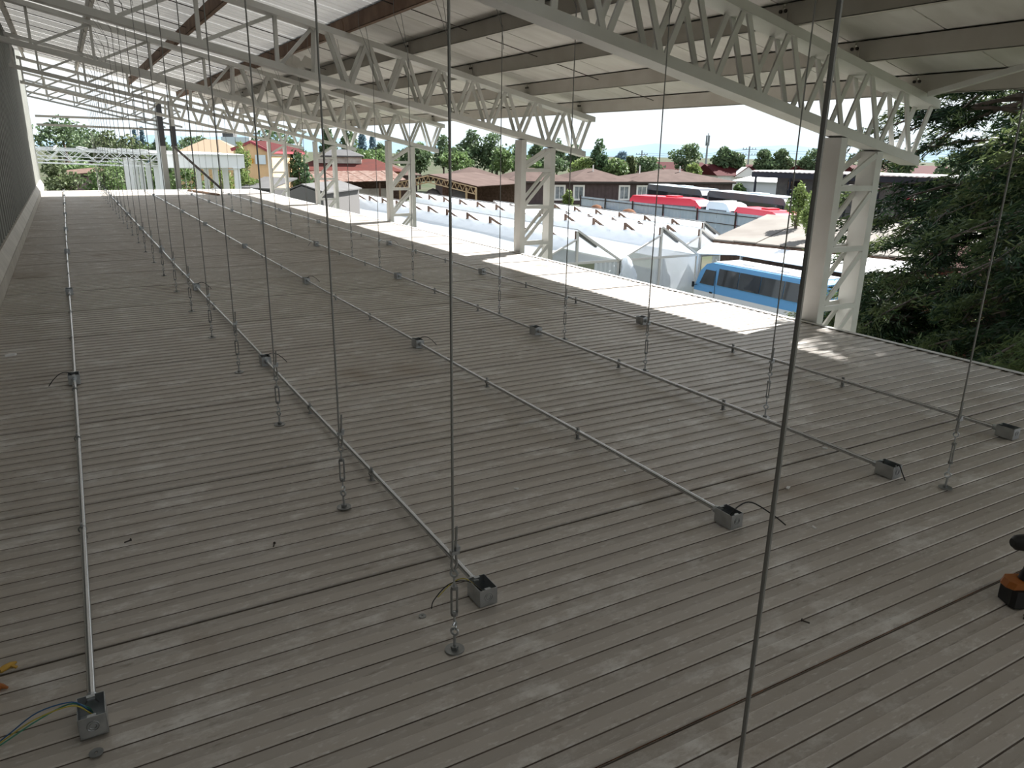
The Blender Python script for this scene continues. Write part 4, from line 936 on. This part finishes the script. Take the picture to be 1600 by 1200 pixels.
mb = MB(); mb.box(3, 9, 2, 6, 6.6, 7.5); mb.build('dormer', WEATH, t); hip('dormer_roof', t, 3, 9, 2, 6, 7.6, 0.8, GREYR, 0.4, 0.3)
CANV = mat('grey_tarp', (0.14, 0.13, 0.13), 0.7, 0, (0.10, 0.095, 0.095), 2, bump=0.3); OCH = mat('ochre_frame', (0.36, 0.26, 0.15), 0.7)
t = thing('lattice_shelter', (0, 0, G), 'dark open shelter with ochre lattice gable frame', 'shelter')
def lat(a, b_, d, n):
    a = Vector(a); b_ = Vector(b_); mb = MB(); mb.bar(a, b_, 0.1, 0.1, (0, 1, 0)); mb.bar(a - Vector((0, 0, d)), b_ - Vector((0, 0, d)), 0.1, 0.1, (0, 1, 0))
    for k in range(n):
        p_ = a.lerp(b_, k / n); q_ = a.lerp(b_, (k + 1) / n); m_ = a.lerp(b_, (k + 0.5) / n) - Vector((0, 0, d)); mb.bar(p_, m_, 0.06, 0.06, (0, 1, 0)); mb.bar(m_, q_, 0.06, 0.06, (0, 1, 0))
    mb.build('lattice_girder', OCH, t)
lat((33.0, 75.5, 5.95), (36.0, 70.3, 4.95), 0.65, 9); lat((33.0, 75.5, 5.95), (30.5, 79.0, 5.0), 0.65, 8)
for q in ((36.0, 70.3), (35.4, 71.3), (31, 78.5)):
    mb = MB(); mb.box(q[0] - 0.08, q[0] + 0.08, q[1] - 0.08, q[1] + 0.08, 0, 4.9); mb.build('post', OCH, t)
mb = MB(); mb.prism([(33.1, 75.6, 6.05), (36.2, 70.4, 5.05), (45.0, 76.0, 5.05), (42.0, 82.0, 6.05)], (0, 0, 0), (0, 0, 0.06)); mb.prism([(33.1, 75.6, 6.05), (30.4, 79.2, 5.05), (39.0, 85.0, 5.05), (42.0, 82.0, 6.05)], (0, 0, 0), (0, 0, 0.06)); mb.build('roof', HROOF, t)
mb = MB(); mb.prism([(39, 85, 0), (45, 76, 0), (45.1, 76.1, 0), (39.1, 85.1, 0)], (0, 0, 0), (0, 0, 5)); mb.build('rear_wall', WOODB, t)
mound('covered_heap', (34.3, 77.2, G), 1.7, 1.7, 4.6, CANV, 'grey covered round heap under the lattice shelter, left one', 'heap', 5)
mound('covered_heap', (36.6, 75.8, G), 1.6, 1.6, 4.8, CANV, 'grey covered round heap under the lattice shelter, right one', 'heap', 6)
t = thing('brown_shed', (0, 0, G), 'brown roofed shed among the bushes beneath the canopy', 'shed'); t.location = (-0.2, 90, G)
mb = MB(); mb.box(0.2, 3.6, 0.2, 4, 0, 5.4); mb.build('wall', mat('mauve_boards', (0.25, 0.19, 0.19), 0.8, spec=0.06), t); mb = MB(); mb.prism([(0, -0.4, 5.5), (4.0, -0.4, 5.9), (4.0, 4.4, 6.2), (0, 4.4, 5.8)], (0, 0, 0), (0, 0, 0.12)); mb.build('roof', WOODB, t)

# ------------------------------------------------------------------ poles and mast
POLEG = mat('pole_grey', (0.20, 0.22, 0.23), 0.8)
t = thing('antenna_mast', (194.8, 204.3, G), 'tall grey antenna mast above the red roofs', 'mast'); mb = MB(); mb.tube([(0, 0, 0), (0, 0, 12.2)], [0.45, 0.3], 8); mb.build('shaft', POLEG, t)
mb = MB()
for a in range(3): mb.box(math.cos(a * 2.1) * 0.5 - 0.18, math.cos(a * 2.1) * 0.5 + 0.18, math.sin(a * 2.1) * 0.5 - 0.18, math.sin(a * 2.1) * 0.5 + 0.18, 11.2, 14.6)
mb.tube([(0, 0, 12), (0, 0, 15.3)], 0.15, 6); mb.build('antenna_cluster', POLEG, t)
def pylon(x, y_, h, arms, lab):
    t = thing('power_pole', (x, y_, G), lab, 'pole'); mb = MB(); mb.tube([(0, 0, 0), (0, 0, h)], 0.2, 7); mb.build('shaft', POLEG, t)
    for z in arms:
        mb = MB(); mb.bar((-1.6, 0.9, z), (1.6, -0.9, z), 0.14, 0.14)
        for s_ in (-1.4, -0.7, 0.7, 1.4): mb.tube([(s_, -s_ * 0.56, z + 0.05), (s_, -s_ * 0.56, z + 0.45)], 0.1, 5)
        mb.build('crossarm', POLEG, t)
pylon(153.8, 189.2, 9.2, (8.0, 6.6, 5.8), 'double armed power pole left of the round tree')
pylon(157.0, 149.0, 10.6, (9.8, 8.4), 'power pole right of the antenna mast')
pylon(161.5, 148.5, 7.6, (7.0,), 'shorter power pole right of the antenna mast')
mb = MB(); mb.tube([(153.8, 189.2, 1.6), (156, 170, 1.2), (157.0, 149.0, 2.9), (165, 120, 2.2), (172, 105, 2.4)], 0.035, 4); mb.tube([(153.8, 189.2, 1.0), (156, 170, 0.6), (157.0, 149.0, 2.3), (165, 120, 1.5), (172, 105, 1.8)], 0.035, 4)
tag(mb.build('power_line', POLEG), 'thin power lines strung between the distant poles', 'cable')

# ------------------------------------------------------------------ trees
LB = leaf_mat('leaf_mid', (0.075, 0.118, 0.058), (0.115, 0.16, 0.08)); LO = leaf_mat('leaf_olive', (0.09, 0.12, 0.055), (0.12, 0.145, 0.07)); LG = leaf_mat('leaf_fresh', (0.095, 0.155, 0.055), (0.135, 0.19, 0.075))
LC = leaf_mat('leaf_blue', (0.15, 0.23, 0.27), (0.20, 0.28, 0.33)); LY = leaf_mat('leaf_yellow_green', (0.13, 0.19, 0.055), (0.19, 0.24, 0.08)); LW = leaf_mat('leaf_deep', (0.05, 0.095, 0.046), (0.08, 0.13, 0.06))
BARK = mat('bark', (0.09, 0.065, 0.05), 0.9, 0, (0.14, 0.11, 0.09), 6, bump=0.5)
KM = {'b': (LB, 'mid green', 'broad'), 'o': (LO, 'olive', 'broad'), 'g': (LG, 'fresh green', 'low'), 'c': (LC, 'bluish', 'slim'), 'y': (LY, 'yellow green', 'feathery'), 'w': (LW, 'dark green', 'dense')}
rng = np.random.default_rng(5)
def leaf_cloud(centers, radii, n, size, mname, m, parent, aspect=0.6, droop=0.0):
    k = len(centers); w = radii.prod(axis=1) ** (2 / 3); idx = rng.choice(k, n, p=w / w.sum())
    d = rng.normal(size=(n, 3)); d /= np.linalg.norm(d, axis=1)[:, None]
    rad = rng.uniform(0.45, 1.05, n) ** 0.6
    p_ = centers[idx] + d * radii[idx] * rad[:, None]
    u = rng.normal(size=(n, 3)); u[:, 2] -= droop; u /= np.linalg.norm(u, axis=1)[:, None]
    v = np.cross(u, rng.normal(size=(n, 3))); v /= np.linalg.norm(v, axis=1)[:, None] + 1e-9
    s_ = size * rng.uniform(0.6, 1.3, n)[:, None]
    quad_mesh(p_, u * s_, v * s_ * aspect, mname, m, parent)
def quad_mesh(p_, u, v, name, m, parent):
    n = len(p_)
    co = np.empty((n, 4, 3)); co[:, 0] = p_ - u; co[:, 1] = p_ - v * 0.9; co[:, 2] = p_ + u; co[:, 3] = p_ + v * 0.9
    me = bpy.data.meshes.new(name); me.vertices.add(n * 4); me.vertices.foreach_set('co', co.reshape(-1))
    me.loops.add(n * 4); me.loops.foreach_set('vertex_index', np.arange(n * 4, dtype=np.int32))
    me.polygons.add(n); me.polygons.foreach_set('loop_start', np.arange(0, n * 4, 4, dtype=np.int32))
    me.update(calc_edges=True); me.materials.append(m)
    o = bpy.data.objects.new(name, me); COL.objects.link(o); o.parent = parent; o['kind'] = 'stuff'; return o
TREES = [(1.5, 100, 0.2, -2.5, 2.8, 'g'), (6.5, 98, 0.1, -2.5, 2.8, 'b'), (11.5, 95, 0.1, -2.5, 2.4, 'o'), (60.5, 165, 1.6, -1.4, 5.0, 'g'), (66, 158, 2.4, -1.4, 4.0, 'b'), (73, 150, 3.0, -1.4, 4.0, 'b'), (80, 147, 3.2, -1.4, 4.0, 'b'), (85, 143, 0.9, -1.4, 4.0, 'g'), (90.5, 141, 1.2, -1.4, 4.0, 'b'), (101, 133, 0.4, -1.6, 3.0, 'b'), (114, 140, 1.0, -1.2, 4.0, 'b'), (125, 126, 0.7, -1.0, 3.5, 'g'), (131, 118, 0.8, -0.9, 3.5, 'b'), (35, 150, 2.4, 0.5, 6.0, 'b'), (15, 150, 2.0, 0.3, 6.0, 'b'), (26, 140, 1.7, 0.3, 5.0, 'g'), (5, 128, 2.2, 0.4, 4.0, 'b'), (0.2,115.3,5.11,1.10,3.3,'b'), (3.3,131.4,4.27,0.69,3.2,'b'), (5.4,123.9,3.43,0.44,2.5,'o'), (7.7,116.5,3.15,0.55,2.6,'o'), (12.9,174.1,4.48,-0.03,0.51,'c'), (14.2,173.4,4.62,-0.01,0.64,'c'), (10.2,102.8,3.07,-0.00,1.07,'b'), (23.8,167.8,3.70,0.65,4.60,'b'), (-0.6,84,0.31,-2.2,1.5,'o'), (3.0,82,0.27,-2.2,2.0,'g'), (7.3,80,0.00,-2.2,1.4,'g'), (9.6,78,0.1,-2.2,1.5,'g'), (12.0,73,0.13,-2.2,1.5,'y'), (11.2,59.4,2.21,0.21,0.57,'y'), (11.0,57.2,0.27,-1.14,0.74,'y'), (17.3,66.9,1.51,-0.77,0.98,'w'), (37.3,160.6,5.76,1.61,3.83,'b'), (46.3,155.2,5.92,0.56,1.53,'b'), (49.9,153.0,5.50,0.62,2.04,'b'), (73.0,212.2,6.71,-0.80,1.43,'c'), (75.4,210.6,5.56,-0.76,1.25,'c'), (62.4,169.3,3.06,-0.80,1.59,'b'), (54.5,161.4,1.62,-1.50,4.63,'g'), (18.2,68.3,-0.31,-1.59,0.67,'g'), (28.8,90.4,-2.59,-4.20,1.07,'g'), (68.0,160.1,3.16,-0.60,2.53,'g'), (70.4,152.9,4.49,-0.71,2.18,'b'), (75.5,150.2,5.88,-0.62,2.59,'b'), (79.4,147.8,5.43,-0.81,2.72,'b'), (68.3,141.4,1.44,-1.24,3.32,'g'), (76.1,137.0,2.06,-1.11,2.30,'g'), (89.7,153.5,3.13,-1.43,2.03,'b'), (90.2,147.2,3.55,-1.01,1.97,'b'), (94.2,145.1,4.56,-0.94,2.25,'b'), (97.7,142.8,3.14,-1.15,2.25,'b'), (92.9,127.7,4.55,-1.30,1.79,'w'), (89.7,128.7,0.60,-1.84,3.06,'y'), (95.5,125.4,0.70,-1.98,2.81,'g'), (99.5,125.6,0.98,-1.74,1.16,'o'), (148.4,191.9,1.48,-1.32,3.13,'c'), (118.8,130.9,3.78,-0.51,3.23,'b'), (122.0,123.0,3.32,-0.32,2.04,'b'), (124.4,121.2,2.07,-0.79,1.91,'b'), (129.6,118.4,2.81,-0.71,2.45,'b'), (133.1,116.4,3.00,-0.90,1.91,'b'), (130.3,105.9,3.02,-0.64,2.81,'b'), (111.0,119.8,-0.1,-1.7,1.8,'y'), (85.3,82.1,-2.32,-3.39,0.84,'g'), (40.5,33.8,0.19,-1.21,0.57,'y'), (37.7,30.5,-0.17,-1.39,0.45,'y'), (60.5,89.9,-3.52,-4.72,0.71,'y'), (106.5,71.3,2.16,0.19,1.87,'b'), (113.8,67.2,2.64,0.14,2.81,'b')]
WHERE = ['far hedge seen under the canopy, left', 'far hedge seen under the canopy, middle', 'far hedge seen under the canopy, right', 'low row behind brown roofs, first from left', 'low row behind brown roofs, second from left', 'low row behind brown roofs, third from left', 'low row behind brown roofs, fourth from left', 'low row behind brown roofs, fifth from left', 'low row behind brown roofs, sixth from left', 'low, behind the power pole', 'low row behind red roofs, first from left', 'low row behind red roofs, second from left', 'low row behind red roofs, third from left', 'low row above tan house roof', 'low row behind banded posts', 'low row behind pale block', 'low row behind left canopy', 'far left, tallest by the wall', 'left, second from the wall', 'left, third from the wall', 'left, fourth from the wall', 'left horizon, first spire', 'left horizon, second spire', 'left, behind the banded posts', 'left, behind the tan pyramid roof',
 'bush beside the brown shed under canopy', 'bush behind the left canopy columns', 'bush between the canopy lines', 'bush behind the banded posts', 'bush behind the right canopy columns', 'shoots rising before the tan house', 'lower shoots before the tan house', 'hanging over red tiles, right of tan house',
 'behind the farthest column', 'above red tiles, left one', 'above red tiles, right one', 'horizon spire, left of pair above tin roof', 'horizon spire, right of pair above tin roof', 'round, right of the bluish pair', 'hedge behind the left brown roof', 'bush by the grey gable shed', 'bush in front of the tin shed',
 'behind brown roofs, left of tall group', 'tall group, first from left', 'tall group, second from left', 'tall group, third from left', 'low, before the tall group left', 'low, before the tall group right', 'behind second column, left', 'behind second column, right part one', 'behind second column, right part two', 'behind second truss end',
 'upright, between second truss end and mast', 'low hedge before the upright tree', 'low, right of the upright tree', 'reddish small tree by the power pole', 'far grove near the double power pole', 'round, left of the antenna mast', 'right of the antenna mast', 'low, right of the antenna mast', 'fourth right of antenna mast', 'fifth right of antenna mast', 'behind the near column',
 'small, on the red roof line', 'bush behind the coach', 'shoots before the coach front, upper', 'shoots before the coach front, lower', 'bush at the brown house wall', 'behind conifer, left', 'behind conifer, right']
for i, (x, y_, zt, zb, r_, k) in enumerate(TREES):
    m, cn, fm = KM[k]
    small = zt < 0.4
    r_ *= 1.25
    t = thing('bush' if small else 'tree', (x, y_, G), '%s %s foliage %s, %s' % (cn, fm, 'bush' if small else 'tree', WHERE[i].replace('bush ', '')), 'bush' if small else 'tree', 'trees and bushes around the yard')
    h = zt - G; hb = max(0.2, zb - G - 1.6)
    mb = MB(); mb.tube([(0, 0, 0), (0.05 * r_, 0, hb), (0, 0.05 * r_, hb + (h - hb) * 0.7)], [0.06 * r_ + 0.06, 0.05 * r_ + 0.04, 0.03], 7)
    for a in range(4): mb.tube([(0, 0, hb * 0.9 + 0.1 * a), (math.cos(a * 1.7) * r_ * 0.5, math.sin(a * 1.7) * r_ * 0.5, hb + (h - hb) * 0.45)], [0.04, 0.015], 5)
    mb.build('trunk', BARK, t)
    nb = 5 if k == 'c' else 11
    cs = []; rs = []
    for j in range(nb):
        if k in 'c': f = j / (nb - 1); cs.append((0, 0, hb + (h - hb) * (0.1 + 0.8 * f))); rr = r_ * (1.0 - 0.65 * f); rs.append((rr, rr, (h - hb) * 0.16))
        else:
            f = rng.uniform(0.12, 0.86); env = math.sin(math.pi * min(1, 0.18 + 0.72 * f)) ; a = rng.uniform(0, 6.28); q = r_ * env * rng.uniform(0.2, 0.72)
            cs.append((q * math.cos(a), q * math.sin(a), hb + (h - hb) * f)); rs.append((r_ * rng.uniform(0.3, 0.48),) * 2 + ((h - hb) * rng.uniform(0.12, 0.2),))
    if k != 'c': cs.append((0, 0, hb + (h - hb) * 0.82)); rs.append((r_ * 0.35, r_ * 0.35, (h - hb) * 0.17)); cs.append((0, 0, hb + (h - hb) * 0.45)); rs.append((r_ * 0.75, r_ * 0.75, (h - hb) * 0.4))
    dist = math.hypot(x, y_)
    sz = (0.0021 * dist + 0.02) * (1.3 if k == 'y' else 1)
    nl = int(min(7000, max(1200, 3.2 * r_ * (h - hb) / (sz * sz) * 0.5)))
    leaf_cloud(np.array(cs), np.array(rs), nl, sz, 'foliage', m, t, 0.3 if k == 'y' else 0.65, 1.0 if k == 'w' else 0.0)

# near conifer at the right of the deck
NEED = leaf_mat('conifer_needles', (0.014, 0.032, 0.014), (0.032, 0.060, 0.022), 0.5, 0.25); NEEDL = leaf_mat('conifer_sunlit_tips', (0.075, 0.11, 0.04), (0.13, 0.155, 0.062), 0.4, 0.4)  # tips get a lighter copy of the needle colour, painted as sunlit
def conifer(x, y_, h, trunks, lab, n_br, rmax, seed):
    rr = np.random.default_rng(seed)
    t = thing('conifer', (x, y_, G), lab, 'tree')
    pos = []; us = []; vs2 = []; tips = []
    for (tx, ty, lx, ly, r0) in trunks:
        mb = MB(); mb.tube([(tx + lx * f, ty + ly * f, h * f) for f in (0, 0.25, 0.5, 0.75, 0.97)], [r0, r0 * 0.85, r0 * 0.65, r0 * 0.4, r0 * 0.12], 10); mb.build('trunk', BARK, t, True)
    br = MB()
    for b_ in range(n_br):
        tx, ty, lx, ly, r0 = trunks[b_ % len(trunks)]
        f = rr.uniform(0.27, 0.98); z = h * f
        a = rr.uniform(0, 6.283)
        L = rmax * (1.0 - 0.55 * max(0, f - 0.35) / 0.65) * rr.uniform(0.55, 1.05) * (0.8 if f < 0.3 else 1)
        base = np.array([tx + lx * f, ty + ly * f, z]); dr_ = np.array([math.cos(a), math.sin(a), 0.0]); rise = rr.uniform(-0.10, 0.30)
        pts = [base + dr_ * L * s_ + np.array([0, 0, L * (rise * s_ - 0.42 * s_ * s_)]) for s_ in np.linspace(0, 1, 6)]
        br.tube([tuple(p_) for p_ in pts], [0.05, 0.04, 0.03, 0.022, 0.015, 0.008], 5, False)
        side = np.cross(dr_, [0, 0, 1.0])
        for q in range(15):
            s_ = rr.uniform(0.22, 1.0); p0 = base + dr_ * L * s_ + np.array([0, 0, L * (rise * s_ - 0.42 * s_ * s_)])
            sd = side * rr.choice([-1, 1]) * rr.uniform(0.3, 1.0) + dr_ * rr.uniform(0.3, 1.0); sd /= np.linalg.norm(sd); l2 = rr.uniform(0.35, 0.95) * (1.15 - 0.5 * s_)
            m_ = 62
            v_ = rr.uniform(0.05, 1, m_); pp = p0 + sd * (v_ * l2)[:, None] + np.array([0, 0, 1.0]) * (-0.30 * l2 * v_ ** 2)[:, None] + rr.normal(size=(m_, 3)) * np.array([0.075, 0.075, 0.05])
            uu = sd + rr.normal(size=(m_, 3)) * 0.55 + np.array([0, 0, -0.35]); uu /= np.linalg.norm(uu, axis=1)[:, None]
            vv = np.cross(uu, rr.normal(size=(m_, 3))); vv /= np.linalg.norm(vv, axis=1)[:, None] + 1e-9
            sz = rr.uniform(0.045, 0.095, m_)[:, None]
            (tips if (s_ > 0.68 and rr.random() < 0.65) else pos).append((pp, uu * sz, vv * sz * 0.20))
    br.build('branch', BARK, t, True)['kind'] = 'stuff'
    for nm, arr, m in (('needles', pos, NEED), ('sunlit_needle_tips', tips, NEEDL)):
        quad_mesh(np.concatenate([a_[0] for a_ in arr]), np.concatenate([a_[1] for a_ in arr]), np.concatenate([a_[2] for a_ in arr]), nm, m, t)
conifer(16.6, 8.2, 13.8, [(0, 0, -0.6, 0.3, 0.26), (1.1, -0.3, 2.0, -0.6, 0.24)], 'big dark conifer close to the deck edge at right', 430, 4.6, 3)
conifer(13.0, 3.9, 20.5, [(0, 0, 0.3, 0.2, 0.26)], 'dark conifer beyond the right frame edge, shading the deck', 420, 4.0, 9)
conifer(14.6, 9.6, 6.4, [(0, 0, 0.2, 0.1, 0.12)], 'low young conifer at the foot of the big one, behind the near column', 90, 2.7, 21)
for o in list(bpy.data.objects):
    if o.type == 'MESH' and o.data.users == 0: bpy.data.objects.remove(o)
